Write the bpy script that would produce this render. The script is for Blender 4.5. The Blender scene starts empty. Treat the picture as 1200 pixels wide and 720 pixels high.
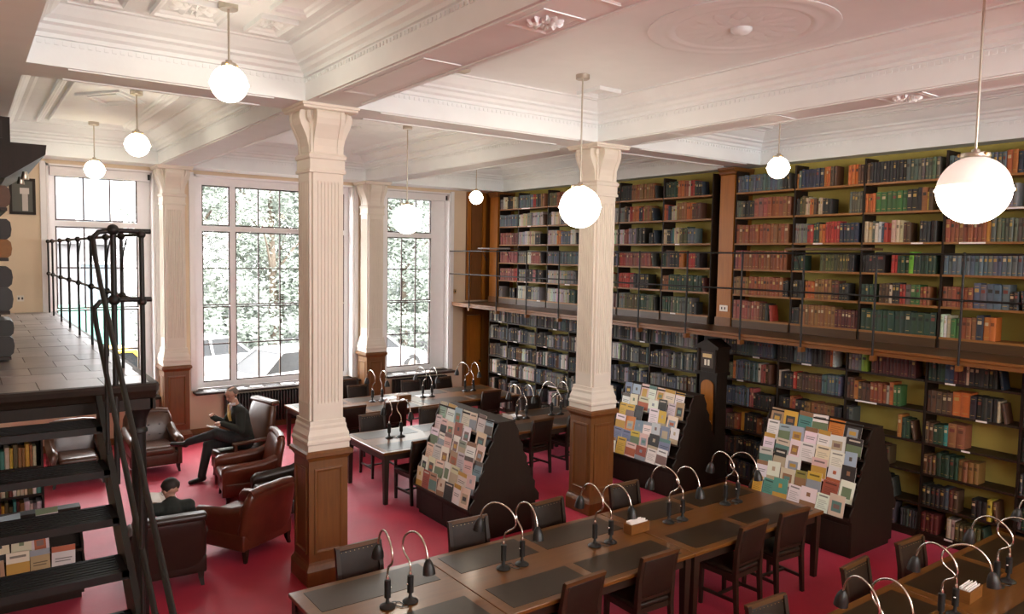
import bpy, bmesh, math, random
import numpy as np
from mathutils import Vector, Matrix
SC = bpy.context.scene
COL = SC.collection
PI = math.pi
# ------------------------------------------------------------------ camera
H = 3.5
F = 877.7537
YAW, PIT, ROL = [math.radians(a) for a in (36.207, 3.827, 0.958)]
fw = Vector((math.sin(YAW)*math.cos(PIT), math.cos(YAW)*math.cos(PIT), -math.sin(PIT)))
rt = Vector((math.cos(YAW), -math.sin(YAW), 0)); up = rt.cross(fw)
c_, s_ = math.cos(ROL), math.sin(ROL)
rt2 = c_*rt + s_*up; up2 = c_*up - s_*rt
cd = bpy.data.cameras.new('camera'); cam = bpy.data.objects.new('camera', cd); COL.objects.link(cam)
cd.sensor_width = 36; cd.lens = F*36/1200; cd.clip_end = 300; cd.clip_start = .05
cam.matrix_world = Matrix(((rt2.x, up2.x, -fw.x, 0), (rt2.y, up2.y, -fw.y, 0), (rt2.z, up2.z, -fw.z, H), (0, 0, 0, 1)))
SC.camera = cam
def proj(P):
    d = Vector(P)-Vector((0, 0, H)); z = d.dot(fw)
    return 600+F*d.dot(rt2)/z, 360-F*d.dot(up2)/z, z
# ------------------------------------------------------------------ world, lights, exposure
W = bpy.data.worlds.new('overcast_sky'); SC.world = W; W.use_nodes = True
bg = W.node_tree.nodes['Background']; bg.inputs[0].default_value = (1.0, 0.965, 0.97, 1); bg.inputs[1].default_value = 10.0
SC.view_settings.view_transform = 'Standard'; SC.view_settings.look = 'None'
SC.view_settings.exposure = 0.95; SC.view_settings.gamma = 1; SC.view_settings.use_curve_mapping = False
SC.cycles.max_bounces = 8; SC.cycles.diffuse_bounces = 5; SC.cycles.transparent_max_bounces = 12
SC.cycles.sample_clamp_indirect = 6; SC.cycles.caustics_reflective = False; SC.cycles.caustics_refractive = False
def portal(name, loc, sx, sz, into):
    l = bpy.data.lights.new(name, 'AREA'); l.shape = 'RECTANGLE'; l.size = sx; l.size_y = sz
    l.cycles.is_portal = True
    o = bpy.data.objects.new(name, l); COL.objects.link(o); o.location = loc
    o.rotation_euler = (PI/2*(1 if into > 0 else -1), 0, 0) if into in (1, -1) else (0, 0, 0)
    return o
WIN = {1: (1.155, 2.83), 2: (3.51, 6.73), 3: (7.48, 9.125)}
ADDED_WIN = {1: (0.2, 2.8), 2: (3.6, 6.5), 3: (7.3, 9.9)}          # unseen windows added behind the camera to brighten the near end
ZS, ZT = .86, 4.95
FZ0 = 3.1                                          # sill of the added high windows behind the camera
YF = -4.0
for a, b in WIN.values(): portal('daylight_portal', ((a+b)/2, 15.3, (ZS+ZT)/2), b-a, ZT-ZS, -1)
for a, b in ADDED_WIN.values(): portal('daylight_portal', ((a+b)/2, YF-.2, (FZ0+ZT)/2), b-a, ZT-FZ0, 1)  # sky light let in through the added front openings
# ------------------------------------------------------------------ materials
MATS = {}
def mat(name, col=(.5, .5, .5), rough=.5, metal=0., spec=.5, noise=0., nscale=8., bump=0., bscale=60., coat=0., sheen=0., attr=False, wood=0., wscale=1., axis=2, emit=0., emitcol=None, dirt=0.):
    if name in MATS: return MATS[name]
    m = bpy.data.materials.new(name); m.use_nodes = True; MATS[name] = m
    n = m.node_tree.nodes; L = m.node_tree.links; p = n['Principled BSDF']
    p.inputs['Base Color'].default_value = (*col, 1); p.inputs['Roughness'].default_value = rough
    p.inputs['Metallic'].default_value = metal; p.inputs['Specular IOR Level'].default_value = spec
    p.inputs['Coat Weight'].default_value = coat; p.inputs['Coat Roughness'].default_value = .15
    p.inputs['Sheen Weight'].default_value = sheen
    tc = n.new('ShaderNodeTexCoord')
    src = None
    if attr:
        a = n.new('ShaderNodeAttribute'); a.attribute_name = 'Col'; src = a.outputs['Color']
    if wood > 0:
        mp = n.new('ShaderNodeMapping'); sc = [14*wscale]*3; sc[axis] = .9*wscale; mp.inputs['Scale'].default_value = sc
        L.new(tc.outputs['Object'], mp.inputs[0])
        nt = n.new('ShaderNodeTexNoise'); nt.inputs['Scale'].default_value = 2.2; nt.inputs['Detail'].default_value = 6; nt.inputs['Distortion'].default_value = .8
        L.new(mp.outputs[0], nt.inputs['Vector'])
        mx = n.new('ShaderNodeMix'); mx.data_type = 'RGBA'; mx.inputs[6].default_value = (*[c*(1-wood) for c in col], 1); mx.inputs[7].default_value = (*[min(1, c*(1+wood)) for c in col], 1)
        L.new(nt.outputs['Fac'], mx.inputs[0]); src = mx.outputs[2]
    elif noise > 0:
        nt = n.new('ShaderNodeTexNoise'); nt.inputs['Scale'].default_value = nscale; nt.inputs['Detail'].default_value = 5
        L.new(tc.outputs['Object'], nt.inputs['Vector'])
        mr = n.new('ShaderNodeMapRange'); mr.inputs['From Min'].default_value = .25; mr.inputs['From Max'].default_value = .75; mr.inputs['To Min'].default_value = 1-noise; mr.inputs['To Max'].default_value = 1+noise
        L.new(nt.outputs['Fac'], mr.inputs[0])
        mx = n.new('ShaderNodeMix'); mx.data_type = 'RGBA'; mx.blend_type = 'MULTIPLY'; mx.inputs[0].default_value = 1
        if src is not None: L.new(src, mx.inputs[6])
        else: mx.inputs[6].default_value = (*col, 1)
        L.new(mr.outputs[0], mx.inputs[7]); src = mx.outputs[2]
    if src is not None: L.new(src, p.inputs['Base Color'])
    if bump > 0:
        nb = n.new('ShaderNodeTexNoise'); nb.inputs['Scale'].default_value = bscale; nb.inputs['Detail'].default_value = 4
        L.new(tc.outputs['Object'], nb.inputs['Vector'])
        b = n.new('ShaderNodeBump'); b.inputs['Strength'].default_value = bump; b.inputs['Distance'].default_value = .01
        L.new(nb.outputs['Fac'], b.inputs['Height']); L.new(b.outputs[0], p.inputs['Normal'])
    if emit > 0:
        p.inputs['Emission Color'].default_value = (*(emitcol or col), 1); p.inputs['Emission Strength'].default_value = emit
    return m
mat('plaster', (.84, .89, .90), .6, noise=.03, nscale=3, bump=.04, bscale=40)
mat('white_paint', (.87, .86, .86), .4, noise=.02)
mat('column_paint', (.77, .715, .62), .5, noise=.02)
mat('cream_wall', (.74, .60, .43), .6, noise=.04, nscale=2)
mat('green_wall', (.46, .38, .09), .7, noise=.08, nscale=3)
mat('oak', (.165, .062, .013), .42, wood=.38, coat=.1)
mat('oak_h', (.19, .070, .014), .42, wood=.38, coat=.1, axis=1)
mat('honey_oak', (.34, .115, .008), .45, wood=.3, coat=.08)
mat('dark_wood', (.017, .009, .0045), .55, wood=.4, spec=.3)
mat('dark_wood_h', (.022, .011, .005), .5, wood=.4, spec=.35, axis=1)
mat('shelf_edge', (.27, .115, .024), .45, wood=.35, axis=1)
mat('deck_wood', (.066, .030, .009), .42, wood=.35, axis=1, coat=.08)
mat('table_wood', (.135, .050, .008), .3, wood=.4, axis=0, coat=.5)
mat('table_leather', (.026, .014, .005), .36, spec=.4, noise=.15, nscale=30, coat=.12)
mat('chair_rail', (.085, .034, .009), .4, wood=.3, coat=.1, axis=0)
mat('chair_wood', (.022, .010, .0045), .45, wood=.35, coat=.05)
mat('chair_leather', (.017, .008, .004), .48, spec=.35, noise=.2, nscale=14, bump=.15, bscale=120)
mat('oxblood_leather', (.115, .027, .012), .3, noise=.25, nscale=7, bump=.12, bscale=90, coat=.25)
mat('brown_leather', (.085, .036, .018), .32, noise=.22, nscale=7, bump=.12, bscale=90, coat=.2)
mat('black_leather', (.022, .011, .007), .36, noise=.22, nscale=7, bump=.12, bscale=90, coat=.1)
mat('iron', (.008, .007, .006), .48, metal=.2, spec=.5)
mat('black_metal', (.011, .010, .009), .42, spec=.5)
mat('chrome', (.72, .68, .62), .22, metal=1)
mat('brass', (.70, .48, .20), .28, metal=1)
mat('nickel', (.55, .50, .42), .35, metal=1)
mat('radiator', (.03, .025, .02), .5)
mat('book', rough=.55, attr=True, noise=.12, nscale=25)
mat('paper', rough=.6, attr=True)
mat('plain_paper', (.85, .80, .76), .6)
mat('globe_glass', (.95, .90, .84), .3, emit=11.0, emitcol=(1.0, .86, .68))
mat('globe_upper', (.9, .82, .76), .4, emit=.28, emitcol=(1.0, .84, .74))
mat('socket_white', (.8, .74, .64), .4)
mat('skin', (.52, .29, .21), .5); mat('sweater', (.022, .026, .022), .9, noise=.2, nscale=90); mat('trousers', (.022, .022, .022), .85)
mat('shoe', (.012, .011, .01), .3); mat('shirt', (.75, .74, .76), .7); mat('tie', (.55, .33, .08), .6); mat('grey_hair', (.22, .18, .15), .7); mat('dark_hair', (.020, .013, .010), .6)
mat('asphalt', (.055, .055, .058), .9, noise=.1); mat('pavement', (.42, .40, .38), .9, noise=.1, nscale=2)
mat('bark', (.10, .08, .06), .9); mat('leaf', rough=.6, attr=True)
mat('car_white', (.5, .5, .51), .25, coat=.5); mat('car_glass', (.012, .014, .016), .3, spec=.25); mat('tyre', (.03, .03, .03), .8); mat('car_red', (.5, .03, .03), .3)
mat('stone', (.16, .155, .16), .8, noise=.06, nscale=1.5); mat('far_glass', (.20, .24, .27), .2); mat('yellow_paint', (.75, .50, .04), .4); mat('green_paint', (.12, .30, .24), .5)
mat('sash_metal', (.055, .030, .026), .45)
def carpet():
    m = mat('carpet', (.45, .010, .030), .5, spec=.45, sheen=.25, noise=.16, nscale=2.2, bump=.25, bscale=260)
    m.node_tree.nodes['Principled BSDF'].inputs['Sheen Tint'].default_value = (1.0, .35, .55, 1)
carpet()
def glass():
    m = bpy.data.materials.new('window_glass'); m.use_nodes = True; MATS['window_glass'] = m
    n = m.node_tree.nodes; L = m.node_tree.links; n.remove(n['Principled BSDF'])
    t = n.new('ShaderNodeBsdfTransparent'); t.inputs[0].default_value = (.95, .97, .96, 1)
    g = n.new('ShaderNodeBsdfGlossy'); g.inputs['Roughness'].default_value = .03
    fr = n.new('ShaderNodeFresnel'); fr.inputs[0].default_value = 1.45
    mx = n.new('ShaderNodeMixShader'); L.new(fr.outputs[0], mx.inputs[0]); L.new(t.outputs[0], mx.inputs[1]); L.new(g.outputs[0], mx.inputs[2])
    L.new(mx.outputs[0], n['Material Output'].inputs[0])
glass()
# ------------------------------------------------------------------ mesh builder
class MB:
    def __init__(s): s.v = []; s.f = []; s.c = []; s.m = []; s.cur = None; s.mi = 0
    def add(s, vs, fs):
        o = len(s.v); s.v += [tuple(v) for v in vs]
        for f in fs: s.f.append(tuple(i+o for i in f)); s.c.append(s.cur); s.m.append(s.mi)
        return s
    def box(s, x0, x1, y0, y1, z0, z1):
        return s.add([(x0, y0, z0), (x1, y0, z0), (x1, y1, z0), (x0, y1, z0), (x0, y0, z1), (x1, y0, z1), (x1, y1, z1), (x0, y1, z1)],
                     [(0, 3, 2, 1), (4, 5, 6, 7), (0, 1, 5, 4), (1, 2, 6, 5), (2, 3, 7, 6), (3, 0, 4, 7)])
    def cbox(s, x, y, z, sx, sy, sz): return s.box(x-sx/2, x+sx/2, y-sy/2, y+sy/2, z-sz/2, z+sz/2)
    def obox(s, M, sx, sy, sz):
        b = MB().box(-sx/2, sx/2, -sy/2, sy/2, -sz/2, sz/2); return s.add([M @ Vector(v) for v in b.v], b.f)
    def rbox(s, x0, x1, y0, y1, z0, z1, r=.03, seg=3, M=None):
        bm = bmesh.new(); bmesh.ops.create_cube(bm, size=1)
        for v in bm.verts: v.co = ((x0+x1)/2+v.co.x*(x1-x0), (y0+y1)/2+v.co.y*(y1-y0), (z0+z1)/2+v.co.z*(z1-z0))
        r = min(r, .49*min(x1-x0, y1-y0, z1-z0))
        bmesh.ops.bevel(bm, geom=bm.edges[:], offset=r, segments=seg, profile=.5, affect='EDGES')
        bm.verts.index_update()
        vs = [(M @ v.co if M else v.co.copy()) for v in bm.verts]; fs = [tuple(v.index for v in f.verts) for f in bm.faces]
        bm.free(); return s.add(vs, fs)
    def rings(s, R, closed=True, caps=True):
        n = len(R[0]); vs = [p for r in R for p in r]; fs = []
        for i in range(len(R)-1):
            for j in range(n if closed else n-1):
                k = (j+1) % n; fs.append((i*n+j, i*n+k, (i+1)*n+k, (i+1)*n+j))
        if caps: fs.append(tuple(range(n-1, -1, -1))); fs.append(tuple((len(R)-1)*n+j for j in range(n)))
        return s.add(vs, fs)
    def lathe(s, prof, n=16, c=(0, 0, 0), caps=True):
        return s.rings([[(c[0]+r*math.cos(2*PI*j/n), c[1]+r*math.sin(2*PI*j/n), c[2]+z) for j in range(n)] for r, z in prof], caps=caps)
    def tube(s, path, r, n=6, caps=True):
        P = [Vector(p) for p in path]; R = []
        t = (P[1]-P[0]).normalized(); u = t.orthogonal().normalized()
        for i, p in enumerate(P):
            t2 = (P[min(i+1, len(P)-1)]-P[max(i-1, 0)]).normalized()
            u = (u-t2*u.dot(t2)); u = u.normalized() if u.length > 1e-6 else t2.orthogonal().normalized()
            w = t2.cross(u); rr = r[i] if isinstance(r, (list, tuple)) else r
            R.append([p+rr*(math.cos(2*PI*j/n)*u+math.sin(2*PI*j/n)*w) for j in range(n)])
        return s.rings(R, caps=caps)
    def bar(s, p, q, w, h=None):
        p, q = Vector(p), Vector(q); d = q-p; z = d.normalized(); x = Vector((0, 0, 1)).cross(z)
        x = x.normalized() if x.length > 1e-4 else Vector((1, 0, 0)); y = z.cross(x); h = h or w
        R = [[b+x*i*w/2+y*j*h/2 for i, j in ((-1, -1), (1, -1), (1, 1), (-1, 1))] for b in (p, q)]
        return s.rings(R)
    def prism(s, poly, axis, a, b):
        def P(u, v, t): return {0: (t, u, v), 1: (u, t, v), 2: (u, v, t)}[axis]
        return s.rings([[P(u, v, a) for u, v in poly], [P(u, v, b) for u, v in poly]])
    def sphere(s, c, r, nu=16, nv=10, sx=1, sy=1, sz=1, a0=-PI/2, a1=PI/2):
        return s.rings([[(c[0]+sx*r*math.cos(a)*math.cos(2*PI*j/nu), c[1]+sy*r*math.cos(a)*math.sin(2*PI*j/nu), c[2]+sz*r*math.sin(a)) for j in range(nu)] for a in [a0+(a1-a0)*i/nv for i in range(nv+1)]], caps=True)
    def build(s, name, m, parent=None, smooth=None, ms=None):
        me = bpy.data.meshes.new(name); me.from_pydata(s.v, [], s.f)
        for q in (ms or [m]): me.materials.append(MATS[q])
        if ms: me.polygons.foreach_set('material_index', s.m)
        if any(c is not None for c in s.c):
            a = me.color_attributes.new('Col', 'FLOAT_COLOR', 'CORNER'); arr = np.ones((len(me.loops), 4), np.float32)
            for p, c in zip(me.polygons, s.c):
                if c is not None: arr[p.loop_start:p.loop_start+p.loop_total, :3] = c
            a.data.foreach_set('color', arr.ravel())
        if smooth:
            me.polygons.foreach_set('use_smooth', [True]*len(me.polygons)); me.set_sharp_from_angle(angle=math.radians(smooth))
        me.update()
        o = bpy.data.objects.new(name, me); COL.objects.link(o); o.parent = parent
        return o
def norm(o):
    bm = bmesh.new(); bm.from_mesh(o.data); bmesh.ops.recalc_face_normals(bm, faces=bm.faces); bm.to_mesh(o.data); bm.free(); return o
def tag(o, label=None, cat=None, group=None, kind=None):
    if label: o['label'] = label
    if cat: o['category'] = cat
    if group: o['group'] = group
    if kind: o['kind'] = kind
    return o
def thing(name, label, cat, loc=(0, 0, 0), rz=0, group=None, kind=None):
    o = bpy.data.objects.new(name, None); COL.objects.link(o); o.location = loc; o.rotation_euler = (0, 0, rz); o.empty_display_size = .1
    return tag(o, label, cat, group, kind)
def copy_tree(o, parent=None):
    c = o.copy(); COL.objects.link(c); c.parent = parent
    for ch in list(o.children): copy_tree(ch, c)
    return c
def place(proto, used, loc, rz, label, group=None):
    o = proto if not used[0] else copy_tree(proto); used[0] = True
    o.location = loc; o.rotation_euler = (0, 0, rz); o['label'] = label
    if group: o['group'] = group
    return o
ORD = ['first', 'second', 'third', 'fourth', 'fifth', 'sixth', 'seventh', 'eighth', 'ninth', 'tenth', 'eleventh', 'twelfth', 'thirteenth', 'fourteenth', 'fifteenth', 'sixteenth', 'seventeenth', 'eighteenth', 'nineteenth', 'twentieth', '21st', '22nd', '23rd', '24th', '25th', '26th', '27th', '28th', '29th', '30th', '31st', '32nd', '33rd', '34th', '35th', '36th', '37th', '38th', '39th', '40th']
# ================================================================== the room
X1, X2, Y1, YE = 3.06, 7.0, 7.63, 14.63
XL, XR, YB = -.45, 10.5, 14.95
HB = .273; ZB = 5.016; ZC = 5.5
st = lambda o: tag(o, kind='structure')
st(MB().box(XL-.3, XR+.3, YF-.3, 15.35, -.2, 0).build('floor', 'carpet'))
# walls
w = MB(); xs = [XL-.3]+[v for k in (1, 2, 3) for v in WIN[k]]+[XR+.3]
for i in range(0, 8, 2): w.box(xs[i], xs[i+1], YB, 15.35, 0, 5.7)
for k in (1, 2, 3): w.box(*WIN[k], YB, 15.35, 0, ZS-.04); w.box(*WIN[k], YB, 15.35, ZT, 5.7)
wall_back = tag(w.build('wall_back', 'cream_wall'), 'cream plastered wall with three tall windows', None, None, 'structure')
w = MB(); xs = [XL-.3]+[v for k in (1, 2, 3) for v in ADDED_WIN[k]]+[XR+.3]
for i in range(0, 8, 2): w.box(xs[i], xs[i+1], YF-.3, YF, 0, 5.7)
for k in (1, 2, 3): w.box(*ADDED_WIN[k], YF-.3, YF, 0, FZ0); w.box(*ADDED_WIN[k], YF-.3, YF, ZT, 5.7)
st(w.build('wall_front', 'cream_wall'))
wl = st(MB().box(XL-.3, XL, YF, YB, 0, 5.7).build('wall_left', 'cream_wall'))
wr = st(MB().box(XR, XR+.3, YF, YB, 0, 5.7).build('wall_right', 'green_wall'))
# ---- ceiling: coffers lofted ring by ring, beams and ornament as parts
BX = [(.45, X1-HB), (X1+HB, X2-HB), (X2+HB, 10.2)]
BY = [(YF, .63-HB), (.63+HB, Y1-HB), (Y1+HB, YE-HB)]
prof = [(0, 5.235), (.025, 5.24), (.025, 5.275), (.06, 5.295), (.075, 5.33), (.115, 5.345), (.115, 5.37), (.16, 5.40), (.21, 5.455), (.225, 5.475), (.27, 5.475), (.27, 5.49), (.31, ZC)]
def rect(x0, x1, y0, y1, d, z): return [(x0+d, y0+d, z), (x1-d, y0+d, z), (x1-d, y1-d, z), (x0+d, y1-d, z)]
cm = MB()
for x0, x1 in BX:
    for y0, y1 in BY:
        R = [rect(x0, x1, y0, y1, d, z) for d, z in prof]
        cm.rings(R, caps=False); o = len(cm.v)-4; cm.f.append((o, o+1, o+2, o+3)); cm.c.append(None); cm.m.append(0)
cm.box(XL-.3, XR+.3, YF-.3, 15.35, 5.62, 5.8)
ceil = tag(cm.build('ceiling', 'plaster'), 'white coffered plaster ceiling with deep moulded cornices', None, None, 'structure')
def beam(x0, x1, y0, y1, along):
    m = MB(); m.box(x0, x1, y0, y1, ZB, 5.6)
    # raised border mouldings on the soffit
    if along == 1:
        for a in (x0+.05, x1-.05): m.box(a-.02, a+.02, y0+.3, y1-.3, ZB-.012, ZB)
    elif along == 0:
        for a in (y0+.05, y1-.05): m.box(x0+.3, x1-.3, a-.02, a+.02, ZB-.012, ZB)
    return m.build('beam', 'plaster', ceil)
ys = [YF, .63-HB, .63+HB, Y1-HB, Y1+HB, YE-HB]
for xc in (X1, X2):
    for a, b in ((ys[0], ys[1]), (ys[2], ys[3]), (ys[4], ys[5])): beam(xc-HB, xc+HB, a, b, 1)
for yc in (.63, Y1):
    xe = [.45, X1-HB, X1+HB, X2-HB, X2+HB, 10.2]
    for a, b in ((xe[0], xe[1]), (xe[2], xe[3]), (xe[4], xe[5])): beam(a, b, yc-HB, yc+HB, 0)
    for xc in (X1, X2): beam(xc-HB, xc+HB, yc-HB, yc+HB, 2)
beam(.45, 10.2, YE-HB, YB, 2); beam(XL, .45, YF, YB, 2); beam(10.2, XR, YF, YB, 2)
# dentil course around the coffers in view
d = MB()
for x0, x1 in BX:
    for y0, y1 in BY[1:]:
        n = int((x1-x0)/.06)
        for i in range(n):
            x = x0+(i+.5)*(x1-x0)/n; d.box(x-.017, x+.017, y1-.009, y1, 5.19, 5.222); d.box(x-.017, x+.017, y0, y0+.009, 5.19, 5.222)
        n = int((y1-y0)/.06)
        for i in range(n):
            y = y0+(i+.5)*(y1-y0)/n; d.box(x0, x0+.009, y-.017, y+.017, 5.19, 5.222); d.box(x1-.009, x1, y-.017, y+.017, 5.19, 5.222)
tag(d.build('dentils', 'plaster', ceil), kind='stuff')
def frame(x0, x1, y0, y1, z=ZC, wd=.07, dp=.045):
    m = MB(); pr = [(0, 0), (0, dp), (wd*.35, dp), (wd*.5, dp*.55), (wd*.8, dp*.4), (wd, 0)]
    m.rings([rect(x0, x1, y0, y1, a, z-b) for a, b in pr], caps=False); return m.build('panel_frame', 'plaster', ceil)
def rosette(cx, cy, r, z, n=8, petals=2):
    m = MB(); m.sphere((cx, cy, z), r*.2, 10, 5, sz=.6)
    for k in range(petals):
        for i in range(n):
            a = 2*PI*(i+.5*k)/n; rr = r*(.48+.3*k); ux, uy = math.cos(a), math.sin(a)
            R = []
            for t in (0, .25, .6, 1):
                wd = r*.16*math.sin(PI*min(.93, .15+t*.8)); px, py = cx+ux*(rr-.26*r+t*.45*r), cy+uy*(rr-.26*r+t*.45*r); zz = z-(.012+.02*math.sin(PI*t))*(.5 if r > .3 else 1)
                R.append([(px-uy*wd, py+ux*wd, z+.002), (px, py, zz), (px+uy*wd, py-ux*wd, z+.002)])
            m.rings(R, closed=False, caps=False)
    return m.build('rosette', 'plaster', ceil, smooth=60)
# near left coffer: square panels, long panels and an inner frame
for (x0, x1, y0, y1, ro) in ((2.06, 2.38, 6.42, 6.92, 1), (1.30, 1.86, 6.40, 6.94, 1), (.86, 1.12, 6.42, 6.92, 1), (2.06, 2.38, 2.2, 6.2, 0), (.86, 1.12, 2.2, 6.2, 0)):
    frame(x0, x1, y0, y1)
    if ro: rosette((x0+x1)/2, (y0+y1)/2, .36*min(x1-x0, y1-y0), ZC)
frame(1.25, 1.93, 2.2, 6.2, wd=.09)
# far left coffer: long panels with a diamond
frame(.95, 2.3, 8.5, 13.8, wd=.1); frame(1.1, 2.15, 8.7, 13.6, wd=.04)
dm = MB()
for s in (.42, .28):
    R = [[(1.62+s*k*a, 11.2+1.5*s*k*b, ZC-h) for a, b in ((1, 0), (0, 1), (-1, 0), (0, -1))] for k, h in ((1, 0), (1, .03), (.88, .03), (.84, 0))]
    dm.rings(R, caps=False)
dm.build('diamond_moulding', 'plaster', ceil)
for xx in (8.7,): frame(7.75, 9.75, 8.4, 13.8, wd=.1); frame(7.75, 9.75, 1.5, 6.85, wd=.1)
frame(3.85, 6.2, 8.45, 13.8, wd=.1)
frame(6.0, 6.35, 6.55, 6.95, wd=.05); frame(3.75, 4.1, 6.55, 6.95, wd=.05)
# round medallion
def medallion(cx, cy, r):
    m = MB(); n = 48
    pr = [(r, 0), (r, .008), (r*.95, .016), (r*.9, .010), (r*.86, .006), (r*.80, .006), (r*.77, .014), (r*.73, .006), (r*.70, 0)]
    m.rings([[(cx+q*math.cos(2*PI*j/n), cy+q*math.sin(2*PI*j/n), ZC-z) for j in range(n)] for q, z in pr], caps=False)
    m.build('medallion', 'plaster', ceil, smooth=40)
    rosette(cx, cy, r*.62, ZC, 16, 2)
medallion(5.47, 4.19, .8); medallion(5.03, 11.1, .7)
# rosettes and panels on the soffit of the beams
for x, y, ro in ((X1, 3.87, 1), (X1, 5.9, 0), (X1, 2.6, 0), (X2, 3.5, 1), (X2, 5.5, 0), (X2, 2.6, 0)):
    f = frame(x-.17, x+.17, y-(.2 if ro else .75), y+(.2 if ro else .75), ZB, .03, .008)
    if ro: rosette(x, y, .13, ZB, 10, 2)
v = MB(); v.box(4.2, 4.45, 6.9, 7.02, ZC-.02, ZC)
for i in range(5): v.box(4.21, 4.44, 6.905+i*.023, 6.915+i*.023, ZC-.03, ZC-.02)
v.build('air_vent', 'nickel', ceil)
# ---- windows
def window(idx, x0, x1, lights, blind):
    G = 15.2; L = 'white painted timber window with dark steel sashes'
    m = MB()     # lining of the reveal and outer frame
    for a, b in ((x0, x0+.035), (x1-.035, x1)): m.box(a, b, YB-.02, G+.06, ZS, ZT)
    m.box(x0, x1, YB-.02, G+.06, ZT-.035, ZT); m.box(x0+.035, x1-.035, G-.05, G+.06, ZS, .965)
    m.box(x0+.035, x1-.035, G-.05, G+.06, 4.78, ZT-.035)
    m.box(x0+.035, x1-.035, G-.05, G+.06, 3.905, 4.0)
    edges = [x0+.035]+[v for l in lights for v in l[:2]]+[x1-.035]
    for i in range(0, len(edges), 2):
        for za, zb in ((.965, 3.905), (4.0, 4.78)): m.box(edges[i], edges[i+1], G-.05, G+.06, za, zb)
    root = tag(m.build('window_%d' % idx, 'white_paint'), L, None, None, 'structure')
    # architrave on the wall face
    m = MB()
    for a, b in ((x0-.09, x0-.004), (x1+.004, x1+.09)): m.box(a, b, YB-.035, YB, ZS, ZT+.03)
    m.build('architrave', 'white_paint', root)
    for (a, b, nc) in lights:
        for za, zb, nr in ((.965, 2.44, 2), (2.46, 3.9, 2), (4.005, 4.775, 1)):
            f = MB(); t = .022
            f.box(a, a+t, G-.035, G+.02, za, zb); f.box(b-t, b, G-.035, G+.02, za, zb); f.box(a+t, b-t, G-.035, G+.02, za, za+t); f.box(a+t, b-t, G-.035, G+.02, zb-t, zb)
            sash = f.build('sash', 'sash_metal', root)
            for i in range(1, nc): x = a+t+(b-a-2*t)*i/nc; MB().box(x-.012, x+.012, G-.02, G+.01, za+t, zb-t).build('glazing_bar', 'sash_metal', sash)
            for j in range(1, nr): z = za+t+(zb-za-2*t)*j/nr; MB().box(a+t, b-t, G-.019, G+.009, z-.012, z+.012).build('glazing_bar', 'sash_metal', sash)
            for i in range(nc):
                for j in range(nr):
                    p0 = a+t+(b-a-2*t)*i/nc; p1 = a+t+(b-a-2*t)*(i+1)/nc; q0 = za+t+(zb-za-2*t)*j/nr; q1 = za+t+(zb-za-2*t)*(j+1)/nr
                    MB().add([(p0+.006, G-.006, q0+.006), (p1-.006, G-.006, q0+.006), (p1-.006, G-.006, q1-.006), (p0+.006, G-.006, q1-.006)], [(0, 1, 2, 3)]).build('pane', 'window_glass', sash)
    if blind:
        m = MB(); m.box(x0+.06, x1-.06, YB+.04, YB+.15, ZT-.19, ZT-.04); m.build('blind_box', 'white_paint', root)
        MB().box(x1-.10, x1-.06, YB+.03, YB+.04, ZT-.17, ZT-.07).build('blind_catch', 'black_metal', root)
    m = MB(); m.rbox(x0-.06, x1+.06, YB-.28, YB-.005, .80, .845, .012, 2); m.box(x0+.035, x1-.035, YB-.005, G-.05, .82, .858)
    m.build('window_sill', 'dark_wood_h', root)
    return root
window(1, *WIN[1], [(1.29, 2.58, 3)], True)
window(2, *WIN[2], [(3.70, 4.22, 1), (4.325, 6.11, 4), (6.215, 6.60, 1)], False)
window(3, *WIN[3], [(7.62, 8.74, 3)], True)
# plain white frames for the unseen front windows added as extra light
for i, (a, b) in enumerate(ADDED_WIN.values()):
    m = MB()
    for x in (a+.04, (2*a+b)/3, (a+2*b)/3, b-.04): m.box(x-.04, x+.04, YF-.2, YF-.1, FZ0, ZT)
    for z in (FZ0+.04, 4.1, ZT-.04): m.box(a, b, YF-.19, YF-.11, z-.04, z+.04)
    st(m.build('window_%d' % (i+4), 'white_paint'))
# radiators under the sills
def radiator(x0, x1, label):
    r = thing('radiator', label, 'radiator', ((x0+x1)/2, YB-.12, 0)); hw = (x1-x0)/2
    m = MB(); n = int((x1-x0)/.058)
    for i in range(n):
        x = -hw+(i+.5)*2*hw/n; m.rbox(x-.019, x+.019, -.075, .075, .14, .74, .015, 2)
    m.build('fins', 'radiator', r, smooth=40)
    m = MB(); m.tube([(-hw, 0, .70), (hw, 0, .70)], .02, 8); m.tube([(-hw, 0, .18), (hw, 0, .18)], .02, 8); m.build('header_pipe', 'radiator', r, smooth=40)
    for x in (-hw+.15, hw-.15): MB().box(x-.02, x+.02, -.05, .05, 0, .15).build('foot', 'radiator', r)
radiator(4.0, 6.6, 'long dark cast iron radiator under the widest window')
radiator(7.62, 9.0, 'dark cast iron radiator under the window beside the oak door')
# skirting boards
st(MB().box(-.3, 9.0, YB-.03, YB-.001, 0, .12).build('baseboard_back', 'oak_h'))
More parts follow.
